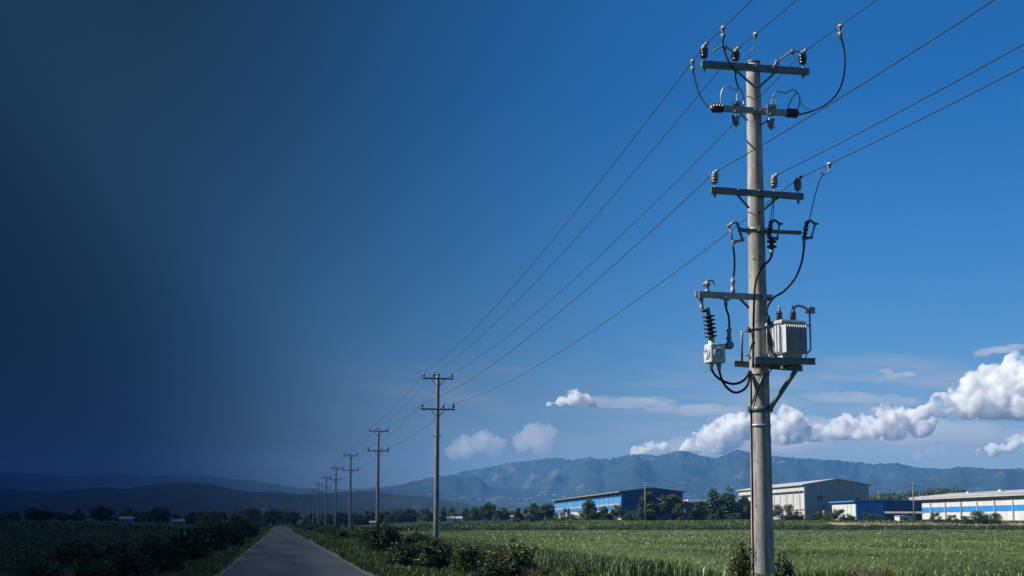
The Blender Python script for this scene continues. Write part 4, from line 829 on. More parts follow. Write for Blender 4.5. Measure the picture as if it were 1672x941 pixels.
# transformer
t = thing('transformer', 'light grey ribbed transformer standing on the platform right of the pole', 'transformer', A(1284, 585, .62))
los = (Vector((PX0, PY0, 0)) - Vector((0, 0, 0))).normalized(); rgt = Vector((los.y, -los.x, 0))
nf = (-los * math.cos(R(33)) + rgt * math.sin(R(33))).normalized()      # fin side normal
nl = (-los * math.cos(R(57)) - rgt * math.sin(R(57))).normalized()      # plain side normal
g1 = Vector((-nf.y, nf.x, 0)); g1 = g1 if g1.dot(rgt) > 0 else -g1      # along the fin face, to the right
g2 = -nf                                                               # away from the fin face
ctr = A(1283, 556, .62); bF = S(36) / math.cos(R(33)); aL = S(26) / math.cos(R(57)); hT = S(47)
bm = BM(); obox(bm, ctr, bF * .94, aL * .86, hT, 1, g1, g2); obj('tank', bm, M['tank'], t, bevel=.015)
bm = BM(); obox(bm, ctr + ZV * (hT / 2 + S(2.2)), bF * 1.06, aL * 1.02, S(4), 1, g1, g2); obox(bm, ctr + ZV * (hT / 2 + S(5)), bF * .98, aL * .94, S(2), 1, g1, g2); obj('lid', bm, M['tank_dark'], t, bevel=.012)
bm = BM(); obox(bm, ctr - ZV * (hT / 2 + S(3)), bF * .86, aL * .72, S(8), .97, g1, g2); obj('base', bm, M['tank_dark'], t, bevel=.01)
for i in range(10):
    bm = BM(); c = ctr + nf * (aL * .43 + .08) + g1 * (bF * (-.44 + .098 * i)) - ZV * S(.5); obox(bm, c, .018, .17, hT * .93, 1, g1, g2); obj('fin', bm, M['tank'], t, bevel=.006)
for i in range(5):
    bm = BM(); c = ctr + nl * (bF * .47 + .035) + g2 * (aL * (-.32 + .16 * i)); obox(bm, c, .075, aL * .1, hT * .9, 1, g1, g2); obj('side_panel', bm, M['tank'], t, bevel=.012)
bm = BM(); obox(bm, ctr + nl * (bF * .47 + .08) + g2 * (aL * .2) + ZV * .02, .012, .2, hT * .5, 1, g1, g2); obj('name_plate', bm, M['door'], t)
for px, ty in ((1273, 501), (1295.5, 502)):
    p = A(px, 527, .62); ribbed(t, p, p + ZV * S(17), S(5.6), 4, 'brown_glaze' if px < 1280 else 'black_glaze', 'bushing', .62); bm = BM(); lathe(bm, p + ZV * S(16), ZV, [(S(3.4), 0), (S(3), S(3)), (S(1.6), S(6)), (S(2), S(8)), (S(1), S(11))], 10); obj('bushing_cap', bm, M['fitting'], t)
    bm = BM(); lathe(bm, p - ZV * S(1), ZV, [(S(5), 0), (S(4.5), S(3))], 12); obj('bushing_collar', bm, M['rust'], t)
bm = BM(); p = A(1256, 529, .66); tube(bm, [p, A(1253.5, 516, .62)], S(3.2), 8); obj('cable_boot', bm, M['rubber'], t)
bm = BM(); tube(bm, smooth_path([A(1295.5, 512, .62), A(1297, 504, .62), A(1302, 499.5, .62), A(1310, 501, .62), A(1318, 504.5, .62)]), S(1.8), 8); obj('gas_pipe', bm, M['fitting'], t)
bm = BM(); obox(bm, A(1324.5, 507, .62), S(10), S(10), S(10), 1, g1, g2); obj('relay_box', bm, M['fitting'], t, bevel=.03); bm = BM(); obox(bm, A(1318.5, 508, .62), S(5), S(6), S(7), 1, g1, g2); obj('relay_flange', bm, M['tank_dark'], t, bevel=.01)
bm = BM(); tube(bm, [A(1322, 512, .62), A(1322.5, 530, .62), A(1323.5, 560, .62), A(1323.5, 571, .62), A(1321, 575, .62), A(1307, 578.5, .6)], S(1.5), 8); tube(bm, [A(1311, 532.5, .6), A(1324, 531.5, .62)], S(1.5), 7); tube(bm, [A(1318, 577, .62), A(1315.5, 584, .7)], S(1.2), 6); obj('drain_pipe', bm, M['steel_light'], t)
for k in (-1, 1): 
    bm = BM(); ball(bm, ctr + ZV * (hT / 2 + S(7.5)) + g1 * k * bF * .18 + g2 * .1, S(2)); obj('lid_bolt', bm, M['steel_dark'], t)
# base of shaft marks: step irons
bm = BM(); zb = Az(425); r_ = shaft_r(zb); tube(bm, [Vector((PX0, PY0, zb)) + (-ADIR * .75 + MDIR * .66) * r_, Vector((PX0, PY0, zb)) + (-ADIR * .75 + MDIR * .66) * (r_ + .03)], .04, 8); obj('step_bolt', bm, M['steel_dark'], pole)

# ------------------------------------------------------------------ the other poles of the line
Y1 = PY0 + 94.0; SPAN = 79.0
def line_pole():
    t = thing('utility_pole', 'x', 'utility pole')
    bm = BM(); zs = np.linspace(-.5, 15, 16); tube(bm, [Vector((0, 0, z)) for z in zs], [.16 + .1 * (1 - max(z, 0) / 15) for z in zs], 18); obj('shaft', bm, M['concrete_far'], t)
    bm = BM(); lathe(bm, V(0, 0, 14.98), ZV, [(.18, 0), (.19, .06), (.08, .12)], 14); obj('cap', bm, M['steel_dark'], t)
    pos = []
    for z, xs_, L_ in ((14.62, (-1.28, -.36, 1.27), 1.4), (11.85, (-1.4, .5, 1.42), 1.55)):
        bm = BM(); beam(bm, V(-L_, -.22, z), V(L_, -.22, z), .12, .14); a = obj('crossarm', bm, M['steel_dark'], t, bevel=.01)
        for x in xs_:
            bm = BM(); b = V(x, -.22, z); tube(bm, [b - ZV * .14, b + ZV * .16], .022, 6); lathe(bm, b + ZV * .14, ZV, [(.05, 0), (.1, .04), (.085, .12), (.1, .16), (.09, .25), (.05, .28), (.06, .36), (.02, .42)], 10); obj('insulator', bm, M['brown_glaze'], a); pos.append(b + ZV * .5)
        for s in (-1, 1): 
            bm = BM(); beam(bm, V(s * .58, -.2, z - .07), V(s * .12, -.19, z - .66), .02, .06); obj('brace', bm, M['steel'], a)
    bm = BM(); lathe(bm, V(0, 0, 9.4), ZV, [(.2, 0), (.225, .01), (.225, .1), (.2, .11)], 14); beam(bm, V(-.34, 0, 9.45), V(.34, 0, 9.45), .06, .06); tube(bm, [V(.33, -.02, 9.45), V(.36, -.02, 9.6)], .03, 6); tube(bm, [V(-.33, -.02, 9.45), V(-.36, -.02, 9.6)], .03, 6); obj('clamp_band', bm, M['steel'], t)
    return t, pos
lp, ipos = line_pole()
names = ['second', 'third', 'fourth', 'fifth', 'sixth', 'seventh', 'eighth', 'ninth', 'tenth', 'eleventh', 'twelfth', 'thirteenth', 'fourteenth']
poles = []
for i in range(13):
    o = lp if i == 0 else copy_tree(lp); y = Y1 + SPAN * i; o.location = (PX0 + (.42, .3, .1)[min(i, 2)] + random.uniform(-.08, .08), y, float(gz(PX0, y))); o.rotation_euler = (R(random.uniform(-.35, .35)), R(random.uniform(-.4, .4)), R(random.uniform(-2, 2))) if i else (0, R(.25), 0)
    o['label'] = f'grey concrete double-crossarm pole, {names[i]} in the roadside line counted from the transformer pole'; o['group'] = 'double-crossarm poles of the roadside line'; poles.append(o)
pole['group'] = 'poles of the roadside line'
# conductors: each runs from behind the camera over every pole
WP = {}
keys = ['tl', 'tm', 'tr', 'll', 'lm', 'lr']
lab = {'tl': 'dark line wire on the left insulator of the top crossarms', 'tm': 'dark line wire on the middle insulator of the top crossarms', 'tr': 'dark line wire on the right insulator of the top crossarms', 'll': 'dark line wire on the left insulator of the lower crossarms', 'lm': 'dark line wire ending at the middle insulator of the transformer pole lower crossarm', 'lr': 'dark line wire on the right insulator of the lower crossarms'}
from mathutils import Euler
for j, k in enumerate(keys):
    sup = [WA[k] + Vector((0, -80, 0.2))] + [WA[k]] + [Vector(o.location) + Euler(o.rotation_euler).to_matrix() @ ipos[j] for o in poles[:9]] if k != 'lm' else [WA[k] + Vector((0, -80, .2)), WA[k], A(1238, 317, -.24)]
    pts = []
    for a, b_ in zip(sup, sup[1:]):
        n_ = 30; s_ = (1.0 if b_.y < Y1 + 10 else .55) if b_.y > PY0 + 5 else (1.0 if k == 'tl' else 1.45)
        for q in range(n_): u_ = q / n_; pts.append(a.lerp(b_, u_) - ZV * 4 * s_ * u_ * (1 - u_))
    pts.append(sup[-1]); bm = BM(); tube(bm, pts, .0125, 6); tag(obj('line_wire', bm, M['wire'], None, sup[1].copy()), lab[k], 'power line')
    # armour grip next to the big pole's insulator
    d = (pts[27] - sup[1]).normalized(); bm = BM(); tube(bm, [sup[1] - d * .02, sup[1] + d * .16, sup[1] + d * .2, sup[1] + d * .36], [.035, .045, .06, .035], 8); tag(obj('wire_grip', bm, M['fitting'], None, sup[1].copy()), f'pale grip fastening the wire at the {dict(tl="top left", tm="top middle", tr="top right", ll="lower left", lm="lower middle", lr="lower right")[k]} insulator of the transformer pole', 'wire grip')
    WP[k] = pts
def px_of(p):
    d = p - CAM; z = d.dot(FW); return CX + F * d.dot(RT) / z, CY - F * d.dot(UP) / z
def on_wire(k, px):
    """point of conductor k seen at image column px, with its distance in front of the arm plane and its direction"""
    W = WP[k]
    for p, q in zip(W, W[1:]):
        if p.y < 2: continue
        x0, x1 = px_of(p)[0], px_of(q)[0]
        if min(x0, x1) <= px <= max(x0, x1):
            r = p.lerp(q, (px - x0) / (x1 - x0)); return r, (r - Vector((PX0, PY0, 0))).dot(MDIR), (q - p).normalized()
def wire_clamp(p, d, label, drop=True, lean=0.0):
    t = thing('wire_clamp', label, 'clamp', p)
    bm = BM(); tube(bm, [p - d * S(9), p - d * S(8), p - d * S(3), p - d * S(2.4), p + d * S(2.4), p + d * S(3), p + d * S(8), p + d * S(9)], [.02, .034, .034, .06, .06, .034, .034, .02], 8); beam(bm, p + ZV * .07, p - ZV * .1, .07, .09, d); obj('grip', bm, M['fitting'], t)
    e = p
    if drop:
        e = p - ZV * S(13) + ADIR * S(lean); bm = BM(); tube(bm, [p - ZV * .08, p - ZV * S(6), e + ZV * S(3)], [.03, .022, .03], 7); lathe(bm, e + ZV * S(4), -ZV, [(.03, 0), (.06, .02), (.065, .09), (.04, .13), (.03, .2)], 10); beam(bm, e - ADIR * .07, e + ADIR * .07, .03, .05); obj('drop_connector', bm, M['fitting'], t)
    return e
def soff(p): return (p - Vector((PX0, PY0, 0))).dot(MDIR)
def jumper(name, label, start, px, offs, r, m):
    pts = smooth_path([start] + [A(x, y, o) for (x, y), o in zip(px, offs)], 6); bm = BM(); tube(bm, pts, r, 7); tag(obj(name, bm, M[m], None, pts[0].copy()), label, 'jumper cable')
p, o_, d = on_wire('tl', 1181); e = wire_clamp(p, d, 'clamp with drop connector on the leftmost wire above the top crossarm'); o_ = soff(e)
jumper('jumper_cable', 'dark jumper crossing the left half of the top crossarm', e, [(1181, 74), (1186, 92), (1193, 106), (1200, 116), (1202, 132), (1207, 146)], [o_ * .8 + .1, o_ * .5 + .2, .5, .47, .42, .34], .022, 'rubber')
p, o_, d = on_wire('tl', 1131.5); e = wire_clamp(p, d, 'clamp with drop connector on the leftmost wire, left of the pole'); o_ = soff(e)
jumper('jumper_cable', 'dark jumper from the leftmost wire down to the left end insulator', e, [(1137, 140), (1145, 160), (1155, 173), (1162, 177)], [o_ * .75, o_ * .45, o_ * .1 + .15, .25], .026, 'rubber')
p, o_, d = on_wire('tr', 1372); e = wire_clamp(p, d, 'clamp with drop connector on the third wire, right of the pole top'); o_ = soff(e)
jumper('jumper_cable', 'long dark jumper looping down right of the pole top', e, [(1379, 85), (1379, 115), (1374, 138), (1363, 158), (1345, 173), (1325, 182), (1303, 188)], [o_, o_, o_ * .9, o_ * .75, o_ * .5, .5, .25], .024, 'rubber')
p, o_, d = on_wire('tm', 1234); wire_clamp(p, d, 'small clamp on the second wire above the pole cap', False); o_ = soff(p)
jumper('thin_lead', 'thin curved lead rising beside the cap of the transformer pole to the second wire', p, [(1233, 73), (1229, 80), (1225, 83), (1222, 93), (1220, 108)], [o_ * .95, o_ * .8, o_ * .6, o_ * .4, .25], .014, 'lead')
p, o_, d = on_wire('lr', 1354); wire_clamp(p, d, 'clamp on the lowest right wire at the top of the thin drop lead', False); x_, y_ = px_of(p); o_ = soff(p)
bm = BM(); tube(bm, smooth_path([p, A(1354, y_ + 9, o_), A(1350, y_ + 15, o_), A(1342, y_ + 16, o_), A(1339, y_ + 10, o_)]), .02, 7); tag(obj('drop_hook', bm, M['fitting'], None, p.copy()), 'pale curved hook hanging under the lowest right wire', 'hook')
jumper('thin_lead', 'thin drop lead from the lowest right wire to the right fuse cutout', A(1346, y_ + 16, o_), [(1339, y_ + 24), (1333, 312), (1327, 335), (1321, 361)], [o_ * .95, o_ * .8, o_ * .5, .4], .015, 'wire')
cable('jumper_cable', 'short jumper between two middle wires above the top crossarm', [(1164, 84), (1176, 77), (1184, 76), (1192, 81), (1199, 86)], .028, 'steel_light', .36, 'jumper cable')
cable('jumper_cable', 'pale stiff jumper from the top crossarm to the right insulator', [(1264, 108), (1270, 100), (1282, 92), (1293, 84), (1302, 84), (1309, 87)], .03, 'fitting', .38, 'jumper cable')
for x, y, l in ((1294, 84, 'pale clamp on the stiff jumper right of the pole top'), (1184, 76, 'pale clamp on the short jumper left of the pole top'), (1269, 101, 'pale clamp at the foot of the stiff jumper on the top crossarm')): wire_clamp(A(x, y, .38), (ADIR + ZV * .5).normalized() * .4, l, False)
    # field poles far off
def far_pole(px, ty, D, label, arms=1, r=.13):
    o = uD(lateral(px, D), D); o.z = gzs(o); top = at_depth(px, ty, D).z; t = thing('far_pole', label, 'utility pole', o)
    bm = BM(); tube(bm, [o - ZV * .3, Vector((o.x, o.y, top))], [r * 1.25, r * .8], 10); obj('shaft', bm, M['concrete_far'], t)
    for i in range(arms):
        z = top - .9 - i * 1.2; bm = BM(); c = Vector((o.x, o.y, z)); beam(bm, c - RT * .85 - FH * .2, c + RT * .85 - FH * .2, .1, .12)
        for s in (-.75, -.35, .4, .75): tube(bm, [c + RT * s - FH * .2, c + RT * s - FH * .2 + ZV * .35], .05, 6)
        obj('crossarm', bm, M['steel_dark'], t)
    return Vector((o.x, o.y, top))
f1 = far_pole(1054, 789, 372, 'thin grey pole in front of the blue gable', 1, .16); f2 = far_pole(1493, 787, 346, 'thin grey pole between the low blue building and the striped warehouse', 1, .15); f3 = far_pole(1436, 793, 470, 'thin pole rising behind the low blue building', 1, .14)
far_pole(743, 807, 500, 'thin dark pole beside the small white house', 1, .12); far_pole(820, 812, 560, 'thin pole beside the round crowned tree', 1, .12); far_pole(848, 815, 600, 'faint pole above the small bright blue shed', 1, .1); far_pole(874, 812, 620, 'faint pole left of the blue warehouse', 1, .1)
far_pole(428, 816, 520, 'dark pole on the left side of the road, the nearer one', 2, .13); far_pole(434, 823, 640, 'dark pole on the left side of the road, the farther one', 1, .13)
for p, q, l in ((f3, f2, 'thin wire between the two poles by the low blue building'), (f2, uD(lateral(1700, 346), 346, f2.z - 1.5), 'thin wire running right from the far right pole')):
    bm = BM(); tube(bm, [p.lerp(q, i / 14) - ZV * (.9 + 3 * (i / 14) * (1 - i / 14)) for i in range(15)], .035, 5); tag(obj('service_wire', bm, M['wire'], None, p.copy()), l, 'power line')

# ------------------------------------------------------------------ sun, sky, clouds, haze
SUN_AZ, SUN_EL = R(-85), R(43)          # azimuth clockwise from +Y
sh = Vector((math.sin(SUN_AZ), math.cos(SUN_AZ), 0)); sd = sh * math.cos(SUN_EL) + ZV * math.sin(SUN_EL)
sl = bpy.data.lights.new('sun', 'SUN'); sl.energy = 5.0; sl.angle = R(.5); sl.color = (1, .94, .84); so = bpy.data.objects.new('sun', sl); C.objects.link(so); so.rotation_euler = (-sd).to_track_quat('-Z', 'Y').to_euler(); so.location = (0, 0, 60)
w = bpy.data.worlds.new('World'); scene.world = w; w.use_nodes = True; nt = w.node_tree; N = nt.nodes; L = nt.links; bg = N['Background']
sky = N.new('ShaderNodeTexSky'); sky.sky_type = 'NISHITA'; sky.sun_disc = False; sky.sun_elevation = SUN_EL; sky.sun_rotation = SUN_AZ; sky.ozone_density = 2.5; sky.air_density = 1.0; sky.dust_density = .4; sky.altitude = 300
def math_(op, a, b=None, c=None, clamp=False):
    n = N.new('ShaderNodeMath'); n.operation = op; n.use_clamp = clamp
    for i, v in enumerate((a, b, c)):
        if v is None: continue
        if isinstance(v, (int, float)): n.inputs[i].default_value = v
        else: L.new(v, n.inputs[i])
    return n.outputs[0]
def smap(v, a, b, lo=0.0, hi=1.0, interp='SMOOTHSTEP'):
    n = N.new('ShaderNodeMapRange'); n.interpolation_type = interp; L.new(v, n.inputs[0])
    for i, q in enumerate((a, b, lo, hi)): n.inputs[i + 1].default_value = q
    return n.outputs[0]
tc = N.new('ShaderNodeTexCoord'); sx = N.new('ShaderNodeSeparateXYZ'); L.new(tc.outputs['Generated'], sx.inputs[0])
az = math_('ARCTAN2', sx.outputs[0], sx.outputs[1]); el = math_('ARCSINE', sx.outputs[2])
tint = N.new('ShaderNodeMix'); tint.data_type = 'RGBA'; tint.blend_type = 'MULTIPLY'; tint.inputs[0].default_value = 1; L.new(sky.outputs[0], tint.inputs[6]); tr_ = N.new('ShaderNodeValToRGB'); L.new(smap(el, 0.0, R(45), 0, 1, 'LINEAR'), tr_.inputs[0]); L.new(tr_.outputs[0], tint.inputs[7])
es = tr_.color_ramp.elements
while len(es) < 6: es.new(.5)
for e_, (dg_, c_) in zip(es, ((0, (.9, .93, 1.08)), (3.2, (.72, .85, 1.08)), (6.9, (.33, .73, 1.13)), (10.5, (.2, .68, 1.17)), (16.2, (.07, .6, 1.15)), (45, (.09, .6, 1.15)))): e_.position = dg_ / 45; e_.color = (*c_, 1)
# thin high wisps
cv = N.new('ShaderNodeCombineXYZ'); L.new(math_('MULTIPLY', az, 9.0), cv.inputs[0]); L.new(math_('MULTIPLY', math_('ADD', el, math_('MULTIPLY', az, .06)), 70.0), cv.inputs[1])
wn = N.new('ShaderNodeTexNoise'); wn.inputs['Scale'].default_value = .9; wn.inputs['Detail'].default_value = 7; wn.inputs['Roughness'].default_value = .55; wn.inputs['Distortion'].default_value = .4; L.new(cv.outputs[0], wn.inputs['Vector'])
wm = math_('MULTIPLY', smap(wn.outputs['Fac'], .44, .7), math_('MULTIPLY', smap(el, .02, .06), smap(el, .125, .085)))
wm = math_('MULTIPLY', wm, smap(az, -.05, .12))
wmix = N.new('ShaderNodeMix'); wmix.data_type = 'RGBA'; L.new(math_('MULTIPLY', wm, .72), wmix.inputs[0]); L.new(tint.outputs[2], wmix.inputs[6]); wmix.inputs[7].default_value = (5.2, 5.6, 6.4, 1)
# left sky darkened by an added fade mixed into its colour
fr = math_('MULTIPLY', smap(az, R(20.5), R(-6), 0, 1, 'SMOOTHSTEP'), smap(az, R(-150), R(-110)))
dk = N.new('ShaderNodeMix'); dk.data_type = 'RGBA'; L.new(math_('MULTIPLY', fr, .985), dk.inputs[0]); L.new(wmix.outputs[2], dk.inputs[6]); dk.inputs[7].default_value = (.012, .1, .22, 1)
L.new(dk.outputs[2], bg.inputs['Color']); bg.inputs['Strength'].default_value = .05

def vol_mat(name, dens, col, aniso=0.0, absorb=False):
    m = bpy.data.materials.new(name); m.use_nodes = True; nt = m.node_tree; N_ = nt.nodes; N_.remove(N_['Principled BSDF'])
    if absorb: v = N_.new('ShaderNodeVolumeAbsorption'); v.inputs['Color'].default_value = (*col, 1)
    else: v = N_.new('ShaderNodeVolumePrincipled'); v.inputs['Color'].default_value = (*col, 1); v.inputs['Anisotropy'].default_value = aniso
    v.inputs['Density'].default_value = dens; nt.links.new(v.outputs[0], N_['Material Output'].inputs['Volume'])
    try: m.cycles.homogeneous_volume = True
    except Exception: pass
    return m
HAZE = .9e-4
bm = BM(); ztop = 380.0
prism(bm, [uD(-5400, -500, -1.5), uD(5400, -500, -1.5), uD(5400, 9300, -1.5), uD(-5400, 9300, -1.5)], ZV * (ztop + 1.5)); tag(obj('haze', bm, vol_mat('haze_air', HAZE, (.15, .445, .98), .1)), kind='stuff')
# unseen absorbers added to shade the left land, thicker away from their edge; a low deck near by, a high one farther out
M['sun_absorber'] = vol_mat('sun_absorber', .42, (.0, .0, .0), absorb=True)
def shade_deck(ZC, rs_, azs, thk, dx=0.0):
    ap = sh * (ZC / math.tan(SUN_EL)) + Vector((dx, 0, 0)); v = []; na = len(azs)
    for r_ in rs_:
        for a_, th in zip(azs, thk):
            for s in (0, 1): v.append((ap.x + r_ * math.sin(R(a_)), ap.y + r_ * math.cos(R(a_)), ZC + (th * .02 if s else 0)))
    I = lambda i, j, s: (i * na + j) * 2 + s
    q = []
    for i in range(len(rs_) - 1):
        for j in range(na - 1):
            q.append((I(i, j, 0), I(i + 1, j, 0), I(i + 1, j + 1, 0), I(i, j + 1, 0))); q.append((I(i, j, 1), I(i, j + 1, 1), I(i + 1, j + 1, 1), I(i + 1, j, 1)))
    for j in range(na - 1):
        for i in (0, len(rs_) - 1): q.append((I(i, j, 0), I(i, j + 1, 0), I(i, j + 1, 1), I(i, j, 1)))
    for i in range(len(rs_) - 1):
        for j in (0, na - 1): q.append((I(i, j, 0), I(i + 1, j, 0), I(i + 1, j, 1), I(i, j, 1)))
    o = np_obj('shade_layer', np.array(v), np.array(q), M['sun_absorber']); tag(o, kind='structure')
    bm = BM(); bm.from_mesh(o.data); bmesh.ops.recalc_face_normals(bm, faces=bm.faces[:]); bm.to_mesh(o.data); bm.free()
AZS = (12.5, 10.5, 9, 7, 5, 3, 1, -1, -3, -6, -9, -12, -20, -40, -60, -80); THK = [.5, 4, 12, 30, 56, 85, 115, 150, 185, 225, 255, 280, 300, 300, 300, 300]
shade_deck(520.0, [4, 40, 120, 300, 600, 1000], AZS, THK)
shade_deck(2700.0, [7000, 8200, 9600], (3, 1, -1, -3, -6, -9, -12, -20, -40, -60, -80), [.5, 50, 110, 160, 210, 250, 280, 300, 300, 300, 300])
shade_deck(2600.0, [1000, 2000, 3500, 5500, 7000], AZS[1:], [.5, 6, 24] + THK[4:])

# cumulus: displaced unions of puffs filled with a white scattering volume
M['cloud'] = vol_mat('cumulus', .022, (.998, .999, 1.0), .2)
def billow_mat(name, dens, col, aniso, lo, hi, sc):
    m = vol_mat(name, dens, col, aniso); nt = m.node_tree; N_ = nt.nodes; v = [n for n in N_ if n.type == 'PRINCIPLED_VOLUME'][0]
    try: m.cycles.homogeneous_volume = False
    except Exception: pass
    tc = N_.new('ShaderNodeTexCoord'); nz = N_.new('ShaderNodeTexNoise'); nz.inputs['Scale'].default_value = sc; nz.inputs['Detail'].default_value = 5; nz.inputs['Roughness'].default_value = .6; nt.links.new(tc.outputs['Object'], nz.inputs['Vector'])
    mr = N_.new('ShaderNodeMapRange'); mr.interpolation_type = 'SMOOTHSTEP'; mr.inputs[1].default_value = lo; mr.inputs[2].default_value = hi; mr.inputs[3].default_value = 0; mr.inputs[4].default_value = dens; nt.links.new(nz.outputs['Fac'], mr.inputs[0]); nt.links.new(mr.outputs[0], v.inputs['Density']); return m
M['cloud'] = billow_mat('cumulus_billows', .055, (.998, .999, 1.0), .2, .43, .62, 1 / 135.)
M['cloud_thin'] = vol_mat('thin_cumulus', .0042, (.998, .999, 1.0), .2)
TEXS = []
for nm_, sc_, st_ in (('billow', 170, 60), ('fine_billow', 55, 34), ('wisp', 26, 16)):
    tx_ = bpy.data.textures.new(nm_, 'CLOUDS'); tx_.noise_scale = sc_; tx_.noise_depth = 3; TEXS.append((tx_, st_))
ICO = {}
for sb_ in (2, 3):
    b_ = BM(); bmesh.ops.create_icosphere(b_, subdivisions=sb_, radius=1); b_.verts.ensure_lookup_table(); ICO[sb_] = (np.array([v.co[:] for v in b_.verts]), np.array([[v.index for v in f.verts] for f in b_.faces])); b_.free()
def cumulus(puffs, label, D, m='cloud', seed=1, voxel=12, flat=1.0, base=None):
    """puffs: (px, py, r in px) at depth D; each puff sprouts smaller ones over its upper side"""
    rr = random.Random(seed); k = D / F; c0 = at_depth(puffs[0][0], puffs[0][1], D); VS, FS, cnt = [], [], [0]
    def ball_(c, r_, sub):
        v0, f0 = ICO[sub]; VS.append(v0 * np.array([r_, r_, r_ * flat]) + np.array(c)); FS.append(f0 + cnt[0]); cnt[0] += len(v0)
    def sprout(c, r_, lvl):
        for i in range((18, 8)[lvl]):
            a = rr.uniform(0, 6.28); e = rr.uniform(-.35, 1.45); d = (RT * math.cos(a) + FH * math.sin(a)) * math.cos(e) + ZV * math.sin(e) * flat
            r2 = r_ * rr.uniform(.16, .4); c2 = c + d * r_ * rr.uniform(.82, 1.02); ball_(c2, r2, 2)
            if lvl == 0 and r2 > 28: sprout(c2, r2, 1)
    for px, py, rad in puffs:
        r_ = rad * k * .97; c = at_depth(px, py, D) - c0 + FH * rr.uniform(-.6, .6) * r_; ball_(c, r_, 3); sprout(c, r_, 0)
    me = bpy.data.meshes.new('cloud'); vv, ff = np.concatenate(VS), np.concatenate(FS); me.vertices.add(len(vv)); me.vertices.foreach_set('co', vv.astype(np.float32).ravel()); me.loops.add(len(ff) * 3); me.loops.foreach_set('vertex_index', ff.astype(np.int32).ravel()); me.polygons.add(len(ff)); me.polygons.foreach_set('loop_start', np.arange(0, len(ff) * 3, 3, dtype=np.int32)); me.update(calc_edges=True); o = bpy.data.objects.new('cloud', me); C.objects.link(o); o.location = c0
    md = o.modifiers.new('r', 'REMESH'); md.mode = 'VOXEL'; md.voxel_size = voxel
    for tx, st in TEXS:
        d = o.modifiers.new('d', 'DISPLACE'); d.texture = tx; d.texture_coords = 'GLOBAL'; d.strength = st * (1 if flat == 1 else .6); d.mid_level = .5
    dg = bpy.context.evaluated_depsgraph_get(); ev = o.evaluated_get(dg); nm = bpy.data.meshes.new_from_object(ev); o.modifiers.clear(); o.data = nm; nm.materials.clear(); nm.materials.append(M[m])
    if base is not None:                       # flattened underside
        zb = at_depth(puffs[0][0], base, D).z - c0.z; co = np.zeros(len(nm.vertices) * 3, np.float32); nm.vertices.foreach_get('co', co); co = co.reshape(-1, 3)
        low = co[:, 2] < zb; co[low, 2] = zb + (co[low, 2] - zb) * .3; nm.vertices.foreach_set('co', co.ravel()); nm.update()
    return tag(o, label, 'cloud')
CD = 11500
cumulus([(935, 652, 15), (915, 656, 11), (953, 656, 12), (897, 660, 7), (968, 661, 7)], 'small puffy white cloud alone above the left end of the range', CD, seed=1, base=663)
cumulus([(1640, 630, 36), (1604, 634, 30), (1675, 622, 40), (1655, 606, 20), (1618, 612, 16), (1588, 625, 15), (1590, 655, 24), (1572, 652, 22), (1535, 664, 20), (1508, 676, 14), (1620, 662, 30), (1665, 665, 36), (1720, 640, 46), (1575, 675, 18)], 'largest white cloud tower at the right edge', CD, seed=2, base=684)
cumulus([(1445, 688, 24), (1475, 684, 22), (1420, 698, 22), (1390, 704, 23), (1360, 710, 20), (1335, 716, 18), (1500, 696, 24), (1462, 705, 24), (1405, 716, 20), (1430, 676, 10), (1372, 692, 9)], 'row of white puffs left below the largest cloud', CD + 500, seed=3, base=716)
cumulus([(1285, 690, 24), (1262, 698, 24), (1308, 706, 22), (1280, 716, 26), (1300, 684, 12)], 'white cloud just right of the transformer pole', CD + 600, seed=4, base=722)
cumulus([(1185, 702, 23), (1160, 712, 23), (1210, 700, 24), (1138, 724, 18), (1180, 725, 24), (1120, 735, 12), (1222, 690, 14), (1172, 692, 12)], 'white cloud just left of the transformer pole above the crest', CD + 700, seed=5, base=738)
cumulus([(1060, 732, 13), (1080, 735, 13), (1040, 738, 10), (1066, 724, 7)], 'small white cloud resting on the mountain crest', CD + 700, 'cloud', seed=6)
cumulus([(872, 712, 20), (893, 708, 15), (852, 722, 17), (885, 728, 19), (878, 699, 10)], 'grey-white cloud over the left slope of the range', CD + 700, 'cloud_thin', seed=7)
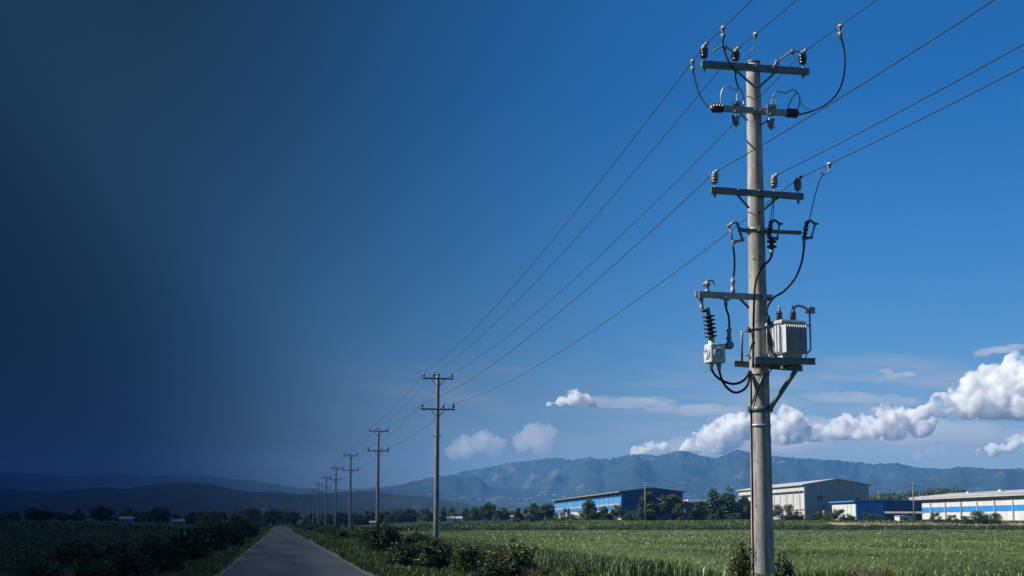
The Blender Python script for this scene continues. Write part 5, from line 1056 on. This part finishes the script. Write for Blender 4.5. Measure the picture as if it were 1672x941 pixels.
cumulus([(785, 722, 18), (760, 732, 18), (810, 730, 17), (740, 738, 13), (795, 714, 9)], 'dim cloud right of the second pole', CD + 800, 'cloud_thin', seed=8)
cumulus([(1650, 728, 14), (1625, 736, 12), (1668, 722, 14), (1600, 742, 8)], 'low white cloud at the right edge under the largest one', CD + 900, seed=9, base=744)
cumulus([(1520, 738, 10), (1540, 736, 8), (1497, 744, 8)], 'low small cloud between the range and the largest cloud', CD + 900, 'cloud_thin', seed=10)

M['cloud_veil'] = vol_mat('cloud_veil', .002, (.985, .99, 1.0), .3)
rs2 = random.Random(3)
def veil(x0, x1, y0, y1, r0, n, label, seed, D=CD + 1200, m='cloud_veil'): cumulus([(x0 + (x1 - x0) * (i + .5) / n, y0 + (y1 - y0) * (i + .5) / n + rs2.uniform(-4, 4), r0 * rs2.uniform(.7, 1.3)) for i in range(n)], label, D, m, seed, 16, .3)
veil(965, 1205, 658, 672, 27, 12, 'flat thin cloud sheet stretching right from the small puffy cloud', 21)
veil(1310, 1500, 646, 655, 24, 10, 'thin streak of cloud left of the largest cloud, above the puff row', 22)
veil(1010, 1110, 651, 655, 14, 6, 'narrow pale streak over the flat cloud sheet', 23)
veil(1300, 1690, 700, 716, 52, 12, 'wide pale cloud bank below the row of puffs', 24, CD + 1800)
veil(1090, 1330, 732, 728, 40, 8, 'pale cloud bank hugging the crest behind the transformer pole', 28, CD + 1800)
veil(1598, 1665, 575, 567, 15, 6, 'small thin streak high above the largest cloud', 26, m='cloud_thin'); veil(1442, 1488, 607, 613, 14, 4, 'tiny thin cloud patch between the transformer and the largest cloud', 27, m='cloud_thin')

# ------------------------------------------------------------------ render settings
vs = scene.view_settings; scene.display_settings.display_device = 'sRGB'; vs.view_transform = 'Standard'; vs.look = 'None'; vs.exposure = 0.77; vs.gamma = 1
cy = scene.cycles; cy.max_bounces = 14; cy.diffuse_bounces = 3; cy.glossy_bounces = 3; cy.transmission_bounces = 4; cy.volume_bounces = 12; cy.transparent_max_bounces = 8
cy.use_denoising = True
scene.render.film_transparent = False
